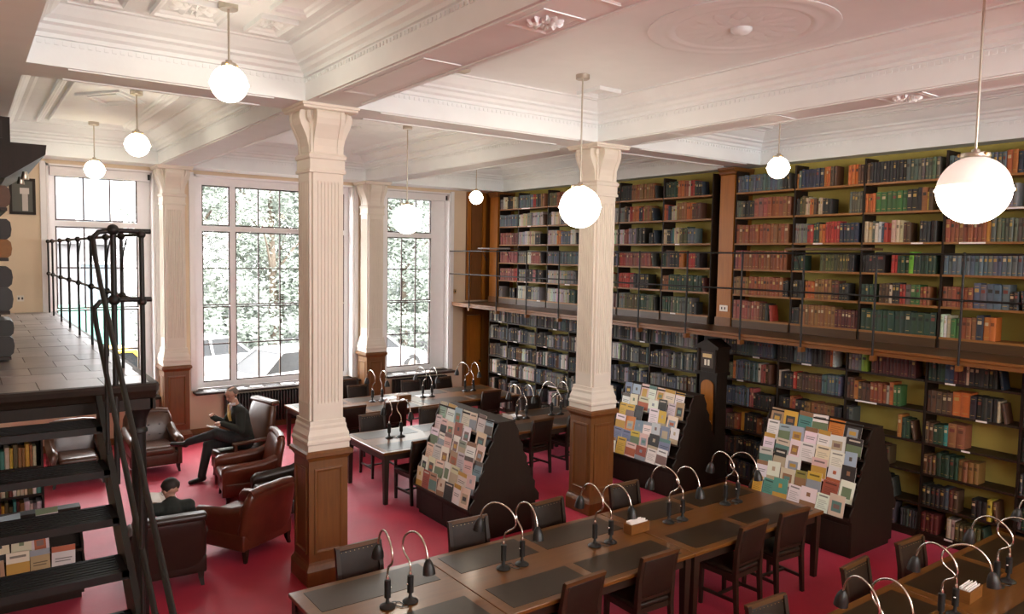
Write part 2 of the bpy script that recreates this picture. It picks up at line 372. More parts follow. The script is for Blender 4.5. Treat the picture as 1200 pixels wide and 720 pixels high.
# oak panelling and door in the far corner, cream pier beside window 3
m = MB(); m.box(9.56, 10.45, YB-.05, YB-.001, 2.46, 5.0); t1 = st(m.build('trim_1', 'oak'))
for x in (9.56, 9.98): MB().box(x, x+.09, YB-.09, YB-.05, 2.46, 5.0).build('pilaster_strip', 'honey_oak', t1)
MB().box(9.68, 9.96, YB-.07, YB-.05, 2.6, 4.75).build('panel', 'oak', t1)
dr = tag(MB().box(9.58, 9.98, YB-.07, YB-.02, .0, 2.1).build('door_1', 'honey_oak'), 'honey oak door under the gallery in the corner', None, None, 'structure')
for z0, z1 in ((.2, .95), (1.1, 1.95)): MB().box(9.66, 9.90, YB-.085, YB-.07, z0, z1).build('panel', 'honey_oak', dr)
k = MB(); k.sphere((9.93, YB-.12, 1.0), .03, 10, 6); k.tube([(9.93, YB-.07, 1.0), (9.93, YB-.12, 1.0)], .01); k.build('knob', 'black_metal', dr, smooth=40)
m = MB(); m.box(9.50, 9.57, YB-.08, YB-.002, 0, 2.33); m.box(9.99, 10.2, YB-.08, YB-.002, 0, 2.33); m.box(9.57, 9.99, YB-.08, YB-.002, 2.11, 2.33); m.build('door_frame', 'oak', dr)
# ---- columns
def column():
    r = thing('column', 'x', 'column')
    m = MB(); m.rbox(-.248, .248, -.248, .248, 0, .17, .012, 2)
    m.rings([[(a*q, b*q, z) for a, b in ((-1, -1), (1, -1), (1, 1), (-1, 1))] for q, z in ((.248, .17), (.235, .2), (.222, .22), (.215, .25), (.215, 1.33), (.222, 1.34), (.235, 1.365), (.257, 1.38), (.257, 1.42), (.24, 1.435), (.23, 1.44))])
    ped = m.build('pedestal', 'oak', r)
    for k in range(4):
        f = MB(); T = Matrix.Rotation(k*PI/2, 3, 'Z')
        R = []
        for dd, out in ((0, 0), (0, .012), (.02, .014), (.03, .004), (.045, .0005)):
            R.append([T @ Vector((x, -.215-out, z)) for x, z in ((-.155+dd, .33+dd), (.155-dd, .33+dd), (.155-dd, 1.25-dd), (-.155+dd, 1.25-dd))])
        f.rings(R, caps=False); f.build('panel_moulding', 'oak', ped)
    m = MB(); sq = lambda q, z: [(a*q, b*q, z) for a, b in ((-1, -1), (1, -1), (1, 1), (-1, 1))]
    m.rings([sq(*p) for p in ((.228, 1.44), (.228, 1.50), (.238, 1.515), (.238, 1.54), (.226, 1.56), (.226, 1.60), (.215, 1.63), (.205, 1.66), (.205, 1.69), (.196, 1.71), (.196, 1.75))]); m.build('base_moulding', 'column_paint', r)
    # fluted shaft: outline with flutes in every face and a notch in every corner
    def outline(depth):
        pts = []; s = .185; e = s-.03
        base = [(-s+.0, -s+.03)]
        nf = 7; fl = []
        x = -e+.025; wd = (2*e-.05)/nf
        fl.append((-e, -s))
        for i in range(nf):
            a = x+i*wd; fl += [(a+wd*.18, -s), (a+wd*.3, -s+depth), (a+wd*.7, -s+depth), (a+wd*.82, -s)]
        fl += [(e, -s), (e, -s+.022)]
        for k in range(4):
            T = Matrix.Rotation(k*PI/2, 2)
            for q in fl: pts.append(tuple(T @ Vector(q)))
        return pts
    A, B = outline(.0), outline(.011)
    m = MB(); m.rings([[(x, y, z) for x, y in o] for o, z in ((A, 1.75), (A, 1.92), (B, 1.95), (B, 4.22), (A, 4.25), (A, 4.36))]); m.build('shaft', 'column_paint', r)
    m = MB(); m.rings([sq(*p) for p in ((.186, 4.33), (.198, 4.335), (.198, 4.36), (.188, 4.375), (.188, 4.47), (.2, 4.48), (.205, 4.51), (.19, 4.53), (.178, 4.54), (.178, 4.96))]); m.build('necking', 'column_paint', r)
    for k in range(4):
        pr = [(.17, 4.53), (.186, 4.53), (.188, 4.60), (.205, 4.68), (.235, 4.75), (.268, 4.82), (.284, 4.88), (.282, 4.93), (.268, 4.955), (.17, 4.955)]
        c = MB(); T = Matrix.Rotation(k*PI/2, 3, 'Z')
        for x0, x1, dd in ((-.15, -.105, 0), (-.105, .105, .012), (.105, .15, 0)):
            c.rings([[T @ Vector((x, -(q-dd if q > .18 else q), z)) for q, z in pr] for x in (x0, x1)])
        c.build('console', 'column_paint', r)
        # drop ornament in the corner
        c = MB(); T = Matrix.Rotation(k*PI/2+PI/4, 3, 'Z'); c.rings([[T @ Vector((a*q, -.25-.03*t+b*q, z)) for a, b in ((-1, -1), (1, -1), (1, 1), (-1, 1))] for q, z, t in ((.004, 4.82, 0), (.022, 4.88, .5), (.016, 4.95, 1))]); c.build('drop', 'column_paint', r)
    m = MB(); m.rings([sq(*p) for p in ((.275, 4.955), (.292, 4.965), (.292, 4.985), (.305, 4.99), (.305, ZB))]); m.build('abacus', 'column_paint', r)
    return r
cu = [False]; cp = column()
place(cp, cu, (X1, Y1, 0), 0, 'freestanding white fluted column on oak pedestal beside the leather armchairs')
place(cp, cu, (X2, Y1, 0), 0, 'freestanding white fluted column on oak pedestal between two leaflet racks')
place(cp, cu, (X1, YE-.005, 0), 0, 'white fluted column against the window wall behind the seated man')
place(cp, cu, (X2, YE-.005, 0), 0, 'white fluted column against window wall behind the farthest reading table')
# ---- pendant globes
def pendant(D, drop, two=False):
    r = thing('pendant_lamp', 'x', 'lamp'); R = D/2; zt = R+.02
    m = MB(); m.lathe([(.075, drop), (.075, drop-.045), (.07, drop-.05)], 20); m.build('canopy', 'nickel', r, smooth=40)
    MB().tube([(0, 0, zt+.03), (0, 0, drop-.04)], .009, 8).build('rod', 'nickel', r, smooth=60)
    m = MB(); m.lathe([(.012, zt+.03), (.025, zt+.025), (.028, zt+.008), (.20*D, zt), (.21*D, zt-.02), (.20*D, zt-.03)], 20); m.build('cap', 'nickel', r, smooth=40)
    for i in range(3): a = 2*PI*i/3; MB().sphere((.215*D*math.cos(a), .215*D*math.sin(a), zt-.012), .012, 8, 5).build('screw', 'brass', r, smooth=60)
    g = MB().sphere((0, 0, 0), R, 32, 20, a1=(.12 if two else PI/2)).build('globe', 'globe_glass', r, smooth=60)
    if two: MB().sphere((0, 0, 0), R, 32, 12, a0=.12).build('upper_globe', 'globe_upper', r, smooth=60)
    m = MB(); n = 32; q = R*1.004
    m.rings([[(a*math.cos(2*PI*j/n), a*math.sin(2*PI*j/n), z) for j in range(n)] for a, z in ((q*.99, -.014), (q+.008, -.006), (q+.008, .006), (q*.99, .014))], caps=False); m.build('rim', 'globe_glass', g, smooth=60)
    return r
small = pendant(.29, ZC-4.86); big = pendant(.455, ZC-4.06); bigtwo = pendant(.455, ZC-4.005, True); us, ub = [False], [False]
wallp = pendant(.275, ZC-4.70); uw = [False]
PG = 'opal globe pendants'
place(small, us, (1.775, 6.36, 4.86), 0, 'small opal globe pendant over the stair end of the gallery coffer', PG)
place(pendant(.29, ZC-4.83), [False], (1.805, 10.52, 4.83), 0, 'small opal globe pendant hanging above the leather armchairs', PG)
place(pendant(.29, ZC-4.76), [False], (1.70, 13.5, 4.76), 0, 'small opal globe pendant hanging right in front of the gallery window', PG)
place(big, ub, (5.52, 6.30, 4.06), 0, 'large opal globe pendant in front of the column between leaflet racks', PG)
place(big, ub, (5.62, 10.5, 4.06), 0, 'large opal globe pendant above the middle reading tables, before the windows', PG)
place(bigtwo, [False], (5.556, 2.30, 4.005), 0, 'large opal globe pendant above the reading table by the dark lower shelves', PG)
place(wallp, uw, (8.49, 5.85, 4.70), 0, 'small opal globe pendant beside the oak pilaster of the gallery shelves', PG)
place(wallp, uw, (8.51, 12.93, 4.70), 0, 'small opal globe pendant before the corner oak panelling', PG)
# ---- sockets, plates, picture
def plate(name, label, cat, x0, x1, y0, y1, z0, z1, m='socket_white', face='x'):
    r = thing(name, label, cat, ((x0+x1)/2, (y0+y1)/2, z0)); dx, dy = (x1-x0)/2, (y1-y0)/2
    MB().rbox(-dx, dx, -dy, dy, 0, z1-z0, .003, 1).build('plate', m, r)
    for k in (-1, 1):
        if face == 'x': MB().box(-dx-.004, -dx, k*dy*.5-.012, k*dy*.5+.012, (z1-z0)*.3, (z1-z0)*.7).build('switch', 'black_metal', r)
        else: MB().box(k*dx*.5-.012, k*dx*.5+.012, -dy-.004, -dy, (z1-z0)*.3, (z1-z0)*.7).build('switch', 'black_metal', r)
plate('wall_plate', 'small brass switch plate on the cream pier above the gallery rail end', 'switch', 9.19, 9.31, YB-.012, YB, 2.62, 2.72, 'brass', 'y')
plate('wall_socket', 'small white socket on cream wall beside the gallery railing', 'socket', .70, .80, YB-.012, YB, 2.62, 2.72, 'socket_white', 'y')
pf = thing('picture_frame', 'dark framed picture of a pale standing figure on cream wall', 'picture', (.83, YB, 4.07))
m = MB(); 
for a in ((-.2, -.16, 0, .6), (.13, .17, 0, .6)): m.box(a[0], a[1], -.03, 0, a[2], a[3])
m.box(-.16, .13, -.03, 0, 0, .045); m.box(-.16, .13, -.03, 0, .555, .6); m.build('frame', 'dark_wood', pf)
m = MB(); m.cur = (.10, .10, .085); m.box(-.16, .13, -.012, -.001, .045, .555); m.cur = (.55, .50, .46); m.box(-.02, .06, -.014, -.012, .06, .34); m.cur = (.65, .6, .56); m.box(-.05, .08, -.014, -.012, .34, .44); m.build('print', 'paper', pf)
# ================================================================== book gallery along the right wall
XG, XU, XLW = 9.15, 10.0, 9.75          # gallery edge, face of upper cases, face of lower cases
ZD = 2.43
g = thing('gallery', 'oak book gallery with thin iron railing along the book wall', 'gallery', (XG, 8.5, 0))
yl0, yl1 = 1.6-8.5, YB-8.5-.004
MB().box(.05, XU-XG+.48, yl0, yl1-.1, ZD-.05, ZD).build('deck', 'deck_wood', g)
m = MB(); m.prism([(0, ZD-.085), (.05, ZD-.085), (.05, ZD), (-.012, ZD), (-.012, ZD-.03), (0, ZD-.04)], 1, yl0, yl1-.1); m.build('fascia', 'oak_h', g)
rg_ = thing('gallery_railing', 'thin iron railing with two rails along the oak book gallery', 'railing', (XG, 8.5, 0))
PY = [14.094, 13.029, 11.982, 10.965, 9.985, 8.868, 7.84, 6.82, 5.831, 4.836, 3.832, 2.83]
for y in PY:
    p = MB(); yy = y-8.5; p.tube([(-.03, yy, ZD-.14), (-.03, yy, 3.613)], .014, 8); po = p.build('post', 'iron', rg_, smooth=50)
    for zz in (3.09, 3.613): MB().sphere((-.03, yy, zz), .024, 8, 6).build('knuckle', 'iron', po, smooth=60)
    k = MB(); k.box(-.05, .05, yy-.025, yy+.025, ZD-.15, ZD-.086); k.build('foot_bracket', 'oak_h', po)
for z, nm in ((3.613, 'top_rail'), (3.09, 'middle_rail')):
    MB().tube([(-.03, yl0, z), (-.03, yl1, z)], .013, 8).build(nm, 'iron', rg_, smooth=50)
    k = MB(); k.lathe([(.03, 0), (.03, .008)], 12); o = k.build('wall_flange', 'iron', rg_); o.location = (-.03, yl1-.008+.0, z); o.rotation_euler = (-PI/2, 0, 0)
for a, b in ((13.573, 12.385), (6.041, 4.831)):
    led = MB().box(-.16, .10, b-8.5, a-8.5, 3.655, 3.685).build('reading_ledge', 'deck_wood', rg_)
    for y in (a-.15, b+.15):
        q = MB(); q.tube([(-.03, y-8.5, 3.4), (-.07, y-8.5, 3.5), (-.12, y-8.5, 3.58), (-.14, y-8.5, 3.655)], .008, 6); q.build('ledge_bracket', 'iron', led, smooth=60)
# oak pilasters on the wall
def pilaster(y0, y1, label):
    r = thing('pilaster', label, 'pilaster', (10.2, (y0+y1)/2, ZD)); h = (y1-y0)/2; zt = ZB-ZD-.02
    MB().box(-.18, .29, -h, h, 0, zt-.1).build('shaft', 'honey_oak', r)
    m = MB(); m.rings([[(-.18-q, -h-q*.4, z), (.29, -h-q*.4, z), (.29, h+q*.4, z), (-.18-q, h+q*.4, z)] for q, z in ((0, zt-.12), (.03, zt-.1), (.03, zt-.07), (.06, zt-.03), (.06, zt))]); m.build('capital', 'oak', r)
    MB().box(-.20, .29, -h-.015, h+.015, 0, .14).build('plinth', 'oak', r)
    return r
pl = pilaster(7.69, 7.97, 'broad oak pilaster dividing the gallery bookcases, with white double socket')
m = MB(); m.rbox(-.195, -.18, -.09, .07, .24, .34, .004, 1); sk = m.build('socket', 'socket_white', pl)
for k in (-.04, .02): MB().box(-.199, -.195, k-.01, k+.01, .27, .31).build('switch', 'black_metal', sk)
pilaster(14.30, 14.62, 'slim oak pilaster at the corner end of the gallery bookcases')
lpn = thing('wall_panel', 'dark oak panel between the lower bookcases behind the cabinet clock', 'panel', (XLW, 7.83, 0)); MB().box(.02, .74, -.17, .17, 0, 2.34).build('board', 'dark_wood', lpn)
# ---- bookcases
YA = [14.23, 13.5, 12.45, 11.4, 10.3, 9.2, 8.12]
YBB = [7.66, 6.6, 5.53, 4.47, 3.4, 2.35]
ZU = [4.585, 4.19, 3.78, 3.37, 2.965, 2.575]
ZLO = [2.04, 1.645, 1.245, .85, .45, .10]
def bookcase(y1, y0, xf, depth, zs, ztop, zbot, label, dark, rng):
    r = thing('bookcase', label, 'bookcase', (xf, (y0+y1)/2, zbot)); h = (y1-y0)/2
    for s in (-1, 1): MB().box(.02, depth, s*h-(.014 if s > 0 else 0)+(.001 if s < 0 else -.001), s*h+(.014 if s < 0 else 0)-(.001 if s > 0 else -.001), 0, ztop-zbot).build('upright', 'dark_wood', r)
    for i, z in enumerate(zs):
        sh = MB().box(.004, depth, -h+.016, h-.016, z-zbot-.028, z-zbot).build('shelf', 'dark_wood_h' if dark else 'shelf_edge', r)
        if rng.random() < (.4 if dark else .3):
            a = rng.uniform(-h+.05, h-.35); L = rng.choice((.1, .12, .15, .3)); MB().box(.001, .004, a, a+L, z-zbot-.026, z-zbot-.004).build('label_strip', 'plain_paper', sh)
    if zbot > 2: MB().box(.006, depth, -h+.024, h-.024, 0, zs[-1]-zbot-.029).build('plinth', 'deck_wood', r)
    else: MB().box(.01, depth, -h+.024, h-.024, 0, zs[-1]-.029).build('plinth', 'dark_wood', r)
    return r
rng = random.Random(5)
BAYS = []
bayA = ['shelf bay at the corner pilaster', 'second bay from corner pilaster', 'third bay from corner pilaster', 'fourth bay from corner pilaster', 'fifth bay from corner pilaster', 'sixth bay from corner pilaster']
for i in range(6):
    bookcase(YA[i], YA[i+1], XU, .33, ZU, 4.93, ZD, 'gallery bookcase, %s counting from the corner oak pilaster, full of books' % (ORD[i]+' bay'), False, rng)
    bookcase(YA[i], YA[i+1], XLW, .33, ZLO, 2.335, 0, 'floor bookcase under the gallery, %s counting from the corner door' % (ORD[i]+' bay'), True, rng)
    BAYS.append(('A', i, YA[i], YA[i+1]))
for i in range(5):
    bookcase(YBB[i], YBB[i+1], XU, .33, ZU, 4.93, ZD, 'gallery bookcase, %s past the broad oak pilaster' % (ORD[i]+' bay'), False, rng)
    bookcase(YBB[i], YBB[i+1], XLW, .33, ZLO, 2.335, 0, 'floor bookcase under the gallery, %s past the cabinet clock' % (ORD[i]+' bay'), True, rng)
    BAYS.append(('B', i, YBB[i], YBB[i+1]))
# back board of the lower cases is the olive wall brought forward
st(MB().box(XLW+.331, XLW+.36, 2.35, 14.23, .0, 2.33).build('trim_2', 'green_wall'))
# ---- books
C = dict(black=(.022, .020, .018), dkgrey=(.06, .058, .055), grey=(.20, .195, .19), ltgrey=(.38, .37, .36), white=(.66, .62, .56), cream=(.52, .44, .30), navy=(.022, .032, .055), blue=(.045, .085, .15), bluegrey=(.10, .135, .16), brown=(.10, .045, .02), tan=(.27, .12, .04), rust=(.28, .085, .03), orange=(.50, .14, .025), red=(.40, .035, .022), rose=(.30, .085, .07), maroon=(.11, .022, .018), green=(.05, .14, .035), dkgreen=(.022, .055, .03), teal=(.05, .25, .19), lime=(.18, .42, .03), yellow=(.58, .34, .04), olive=(.10, .09, .03), greygreen=(.11, .125, .09), purple=(.09, .05, .10))
CN = dict(black='black', dkgrey='charcoal', grey='grey', ltgrey='pale grey', white='white', cream='cream', navy='navy', blue='blue', bluegrey='blue-grey', brown='brown', tan='tan leather', rust='rust brown', orange='orange', red='red', rose='rose leather', maroon='maroon', green='green', dkgreen='dark green', teal='teal', lime='bright green', yellow='yellow', olive='olive', greygreen='grey-green', purple='plum')
GAP = 'gap'
MIXA = ['black', 'dkgrey', 'grey', 'ltgrey', 'white', 'bluegrey', 'navy', 'brown', 'grey', 'black', 'orange', 'cream', 'ltgrey', 'maroon']
MIXB = ['black', 'orange', 'rust', 'cream', 'navy', 'brown', 'red', 'tan', 'dkgreen', 'black', 'dkgrey', 'olive', 'blue']
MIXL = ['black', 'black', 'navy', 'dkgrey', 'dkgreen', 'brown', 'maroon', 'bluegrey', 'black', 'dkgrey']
def runs(*a): return a
SPEC = {('B', 0): [[('bluegrey', 19, .26, .042), ('black', 2, .25, .04)],
                   [('greygreen', 3, .26, .036), ('black', 5, .26, .042), ('rose', 3, .29, .075), ('rust', 7, .29, .066)],
                   [('rust', 15, .29, .064)], [('rose', 3, .30, .05), ('rust', 14, .29, .056)], [('tan', 5, .28, .055), ('rust', 11, .29, .054), ('black', 2, .24, .05)],
                   [('rose', 9, .29, .055), ('brown', 2, .27, .05), ('black', 1, .27, .06)]],
        ('B', 1): [[('orange', 1, .22, .03), ('bluegrey', 1, .25, .05), ('navy', 6, .27, .055), ('orange', 3, .28, .035), ('brown', 2, .28, .045), (GAP, .18), ('orange', 3, .27, .045), ('brown', 3, .27, .04), ('cream', 1, .2, .02)],
                   [('black', 1, .25, .04), MIXB, ('cream', 3, .25, .028), ('orange', 2, .23, .03), ('brown', 2, .23, .035), ('cream', 2, .24, .03), ('black', 3, .22, .05), (GAP, .27), ('greygreen', 6, .29, .037)],
                   [('grey', 6, .28, .033), ('red', 2, .26, .045), ('dkgreen', 2, .29, .04), ('orange', 2, .27, .05), ('red', 5, .30, .04), ('navy', 5, .27, .056), ('blue', 2, .25, .05)],
                   [('dkgreen', 4, .22, .045), (GAP, .26), ('olive', 10, .24, .042), ('black', 3, .24, .03)],
                   [('black', 4, .26, .045), (GAP, .03), ('orange', 3, .25, .05), ('tan', 5, .29, .05), ('brown', 2, .27, .05), ('black', 3, .24, .05)],
                   [('black', 3, .24, .04), ('tan', 11, .29, .05), ('maroon', 7, .25, .046)]],
        ('B', 2): [[('brown', 1, .28, .05), ('black', 11, .29, .043), ('greygreen', 9, .28, .044)],
                   [('orange', 4, .25, .033), ('green', 6, .27, .068), ('black', 3, .29, .06), ('tan', 1, .29, .06), ('yellow', 1, .24, .02), ('brown', 1, .28, .05)],
                   [('cream', 2, .28, .05), ('greygreen', 1, .29, .04), ('white', 2, .27, .045), ('blue', 1, .25, .03), ('red', 2, .26, .05), ('cream', 3, .29, .05), ('brown', 2, .26, .045), (GAP, .12), ('black', 5, .27, .042)],
                   [('black', 4, .24, .045), ('black', 1, .28, .1), (GAP, .09), ('red', 2, .24, .04), ('dkgreen', 3, .23, .05), ('lime', 1, .29, .06), ('dkgreen', 6, .26, .045)],
                   [('dkgreen', 4, .25, .05), (GAP, .04), ('brown', 3, .26, .045), ('cream', 1, .24, .03), ('black', 2, .27, .05), ('red', 2, .25, .04), ('greygreen', 1, .26, .06), ('green', 2, .26, .06), ('rust', 3, .24, .04)],
                   [('dkgreen', 13, .29, .076)]],
        ('B', 3): [[('bluegrey', 14, .27, .045), ('orange', 2, .29, .06), ('navy', 4, .25, .05)],
                   [('cream', 2, .25, .04), ('black', 3, .26, .05), ('brown', 4, .27, .05), ('grey', 8, .28, .045)],
                   [('rust', 9, .28, .05), ('yellow', 1, .25, .05), ('greygreen', 10, .28, .045)], [('bluegrey', 20, .26, .05)],
                   [('rust', 7, .25, .05), ('bluegrey', 5, .30, .075), ('black', 2, .22, .05)],
                   [('white', 2, .28, .035), ('cream', 1, .28, .05), ('green', 2, .25, .06), ('rust', 3, .27, .055), ('navy', 1, .30, .07), ('orange', 2, .28, .06), (GAP, .35)]],
        ('A', 5): [[('dkgreen', 7, .27, .04), ('orange', 3, .28, .04), ('rust', 2, .27, .05), ('cream', 1, .26, .04), ('red', 2, .26, .05), ('dkgreen', 1, .25, .03), ('black', 2, .24, .05)], [('orange', 2, .27, .03), MIXB, ('cream', 3, .24, .04), ('tan', 4, .29, .05), ('orange', 3, .28, .04), ('brown', 4, .27, .04)],
                   [('cream', 2, .25, .04), MIXB, ('teal', 1, .27, .04), ('cream', 3, .27, .04), MIXB, ('bluegrey', 4, .26, .04)], [MIXB, ('black', 4, .27, .04), ('orange', 3, .28, .03), (GAP, .08), ('red', 4, .25, .045), ('black', 2, .27, .05)],
                   [('rust', 3, .25, .04), ('dkgreen', 14, .27, .052)], [('dkgreen', 4, .27, .05), ('greygreen', 11, .27, .042), ('black', 2, .2, .05)]],
        ('A', 4): [[('black', 6, .28, .045), ('tan', 11, .28, .05)], [('grey', 3, .27, .04), MIXB, ('orange', 4, .28, .04), MIXB, ('tan', 4, .28, .04)], [('white', 3, .26, .04), ('rose', 3, .27, .04), ('grey', 4, .28, .045), ('black', 4, .29, .05), (GAP, .12), ('black', 2, .2, .05)],
                   [('red', 4, .26, .04), ('rose', 14, .25, .046)], [('red', 6, .27, .045), ('rose', 2, .25, .045), ('black', 8, .26, .05)], [('grey', 4, .29, .04), ('olive', 6, .27, .05), ('dkgreen', 5, .28, .05), ('greygreen', 4, .28, .04)]],
        ('A', 0): [[('grey', 4, .22, .03), ('white', 3, .27, .05), ('black', 4, .28, .05), ('cream', 4, .26, .04)], [('bluegrey', 17, .26, .042)], [('rose', 9, .26, .05), ('maroon', 5, .26, .05)], [('rose', 14, .26, .05)], [('rose', 11, .27, .05), ('red', 2, .28, .05)], [('grey', 3, .24, .04), (GAP, .3), ('black', 3, .22, .05)]],
        ('A', 1): [[('bluegrey', 9, .30, .055), ('red', 2, .29, .04), ('black', 3, .29, .06), ('tan', 3, .28, .04)], [('white', 3, .25, .04), ('cream', 4, .27, .04), ('grey', 4, .28, .05), ('ltgrey', 6, .28, .05)], [('ltgrey', 5, .27, .04), ('white', 3, .29, .04), ('cream', 6, .28, .04), ('black', 3, .24, .06)], [('grey', 6, .24, .045), ('white', 4, .27, .045), ('rose', 8, .26, .04)], [('grey', 6, .26, .045), ('black', 5, .26, .05), ('rose', 2, .26, .05), ('black', 4, .26, .05)], [('white', 6, .28, .05), ('black', 3, .27, .05), ('ltgrey', 7, .27, .04)]],
        ('A', 2): [[('olive', 5, .27, .05), ('rust', 4, .28, .05), ('cream', 4, .27, .05), ('black', 5, .28, .05)], [('black', 2, .25, .04), ('white', 3, .27, .05), ('cream', 3, .27, .05), ('grey', 8, .27, .05)], [('ltgrey', 5, .29, .05), ('orange', 2, .28, .06), ('bluegrey', 6, .26, .05), ('white', 4, .29, .04)], [('bluegrey', 20, .26, .048)], [('ltgrey', 11, .26, .05), ('grey', 6, .27, .05)], [('white', 8, .27, .045), ('ltgrey', 6, .27, .05), ('dkgreen', 4, .26, .05)]]}
SPECL = {('B', 0): [[('black', 6, .24, .045), ('bluegrey', 14, .28, .045)], [('olive', 5, .24, .04), ('orange', 1, .28, .04), ('bluegrey', 9, .29, .045), ('white', 1, .29, .05), ('rose', 2, .28, .04), ('brown', 2, .29, .05)], [('grey', 3, .24, .04), ('navy', 4, .26, .04), ('bluegrey', 6, .27, .04), ('rose', 2, .28, .04), ('black', 8, .22, .045)], [('maroon', 3, .28, .04), ('brown', 4, .22, .04), ('rust', 2, .24, .04), (GAP, .04), ('yellow', 1, .28, .06), ('black', 4, .28, .05), ('rust', 2, .23, .05), ('black', 4, .26, .04)], None, None],
         ('B', 1): [[('black', 5, .25, .045), ('bluegrey', 6, .28, .045), ('black', 4, .24, .045), ('brown', 3, .28, .04), ('orange', 1, .28, .04), ('white', 1, .26, .04)], [('cream', 1, .24, .04), ('black', 4, .22, .05), ('red', 1, .25, .05), ('brown', 8, .24, .045), ('bluegrey', 7, .27, .04)], [('black', 4, .25, .05), ('rust', 2, .27, .05), ('black', 3, .24, .05), ('tan', 9, .24, .05), ('black', 2, .24, .05)], None, None, None],
         ('B', 2): [[('grey', 4, .22, .045), ('lime', 1, .24, .09), (GAP, .05), ('maroon', 12, .27, .048)], [('brown', 2, .29, .05), ('orange', 1, .26, .06), ('brown', 3, .24, .05), ('rust', 4, .26, .05), ('cream', 1, .24, .04), ('orange', 1, .29, .05), ('green', 2, .26, .05), (GAP, .4)], [('black', 1, .3, .04), ('greygreen', 1, .28, .05), (GAP, .62), ('orange', 1, .29, .06), ('dkgreen', 2, .26, .05)], [('black', 6, .26, .05), ('dkgreen', 3, .26, .05), ('brown', 3, .25, .05), (GAP, .1)], [('black', 2, .25, .05), ('red', 3, .26, .05), ('black', 7, .24, .05)], None],
         ('B', 3): [[('dkgreen', 4, .26, .05), ('blue', 2, .26, .05), ('maroon', 3, .26, .05), ('cream', 1, .24, .03), ('black', 6, .26, .05)], [('brown', 5, .27, .06), ('orange', 2, .29, .1), ('black', 5, .27, .06), ('cream', 1, .25, .03)], [('brown', 2, .26, .05), ('dkgreen', 2, .25, .06), ('teal', 1, .26, .05), ('tan', 2, .29, .09), (GAP, .4)], [('brown', 3, .24, .05), ('dkgreen', 5, .28, .05), ('tan', 4, .25, .06), (GAP, .3)], [('black', 5, .25, .05), ('bluegrey', 1, .27, .05), ('brown', 2, .27, .05), (GAP, .15), ('black', 3, .22, .06), ('yellow', 1, .25, .05)], [('maroon', 4, .25, .05), (GAP, .1), ('cream', 2, .24, .05), ('olive', 6, .22, .05)]]}
BOOKS = []    # x, y0, y1, z0, h, depth, colour key, rgb, tilt, style, bay, tier, row, order
brng = random.Random(11)
def fill(side, bi, y1, y0, xf, z, zmax, spec, mix, tier, row):
    y = y1-.018; end = y0+.018; order = 0; first = True
    def put(ck, h, t, tl=0.):
        nonlocal y, order
        t *= brng.uniform(.86, 1.14)
        if tl: y -= math.sin(tl)*h*1.05
        if y-t < end: return False
        h = min(h*brng.uniform(.965, 1.03), zmax-z-.035)
        rgb = tuple(max(0, v*.82*brng.uniform(.8, 1.2)) for v in C[ck])
        BOOKS.append((xf+brng.uniform(.012, .035), y-t, y, z+.0005, h, brng.uniform(.17, .22), ck, rgb, tl, brng.randrange(7), side, bi, tier, row, order))
        y -= t+.0012; order += 1; return True
    if spec is None:
        spec = []
        for _ in range(9):
            if brng.random() < .55: spec.append((brng.choice(mix), brng.randint(2, 6), brng.uniform(.23, .29), brng.uniform(.032, .05)))
            else: spec.append(mix)
            if brng.random() < .06: spec.append((GAP, brng.uniform(.05, .2)))
    for s in spec:
        if s[0] == GAP: y -= s[1]; continue
        if isinstance(s, list):
            for _ in range(brng.randint(2, 5)): put(brng.choice(s), brng.uniform(.22, .29), brng.uniform(.025, .05))
            continue
        for _ in range(s[1]):
            if not put(s[0], s[2], s[3]): break
    # a leaning volume to close the row now and then
    if y-end > .12 and brng.random() < .6: put(brng.choice(mix), .24, .035, brng.uniform(.1, .2)); 
for side, bi, y1, y0 in BAYS:
    for row, z in enumerate(ZU):
        zmax = 4.9 if row == 0 else ZU[row-1]-.03
        sp = SPEC.get((side, bi)); fill(side, bi, y1, y0, XU, z, zmax, sp[row] if sp else None, MIXA if side == 'A' else MIXB, 'gallery', row)
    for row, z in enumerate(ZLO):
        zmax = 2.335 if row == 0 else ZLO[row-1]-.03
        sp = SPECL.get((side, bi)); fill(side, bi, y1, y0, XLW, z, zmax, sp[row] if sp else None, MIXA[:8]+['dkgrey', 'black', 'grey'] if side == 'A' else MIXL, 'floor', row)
def book_geo(m, x, y0, y1, z, h, dp, rgb, tilt, style, ox=0, oy=0, oz=0):
    """closed volume with a rounded spine to -x, raised bands and a title panel on the spine"""
    t = y1-y0; b = min(.011, t*.28); yc = (y0+y1)/2
    S = math.sin(tilt)
    def P(px, py, pz): return (px-ox, py-oy+S*pz, z+pz-oz)
    out = [(x+b, y0), (x+b*.25, y0+t*.2), (x, yc), (x+b*.25, y1-t*.2), (x+b, y1), (x+dp, y1), (x+dp, y0)]
    m.cur = rgb; m.rings([[P(px, py, 0) for px, py in out], [P(px, py, h) for px, py in out]])
    lab = {0: (.42, .28, .07), 1: tuple(v*.35 for v in rgb), 2: (.5, .40, .24), 3: (.16, .035, .025), 4: tuple(v*.5 for v in rgb), 5: (.03, .025, .02), 6: tuple(min(.7, v*1.8+.02) for v in rgb)}[style]
    for za, zb, cc in ((.13, .15, (.38, .25, .07)), (.64, .78, lab), (.86, .88, (.38, .25, .07))):
        if style in (1, 5) and za != .64: continue
        if style == 6 and za == .64: continue
        m.cur = cc; e = .0012; sp = [(x+b*.25-e, y0+t*.2), (x-e, yc), (x+b*.25-e, y1-t*.2)]
        m.rings([[P(px, py, za*h) for px, py in sp], [P(px, py, zb*h) for px, py in sp]], closed=False, caps=False)
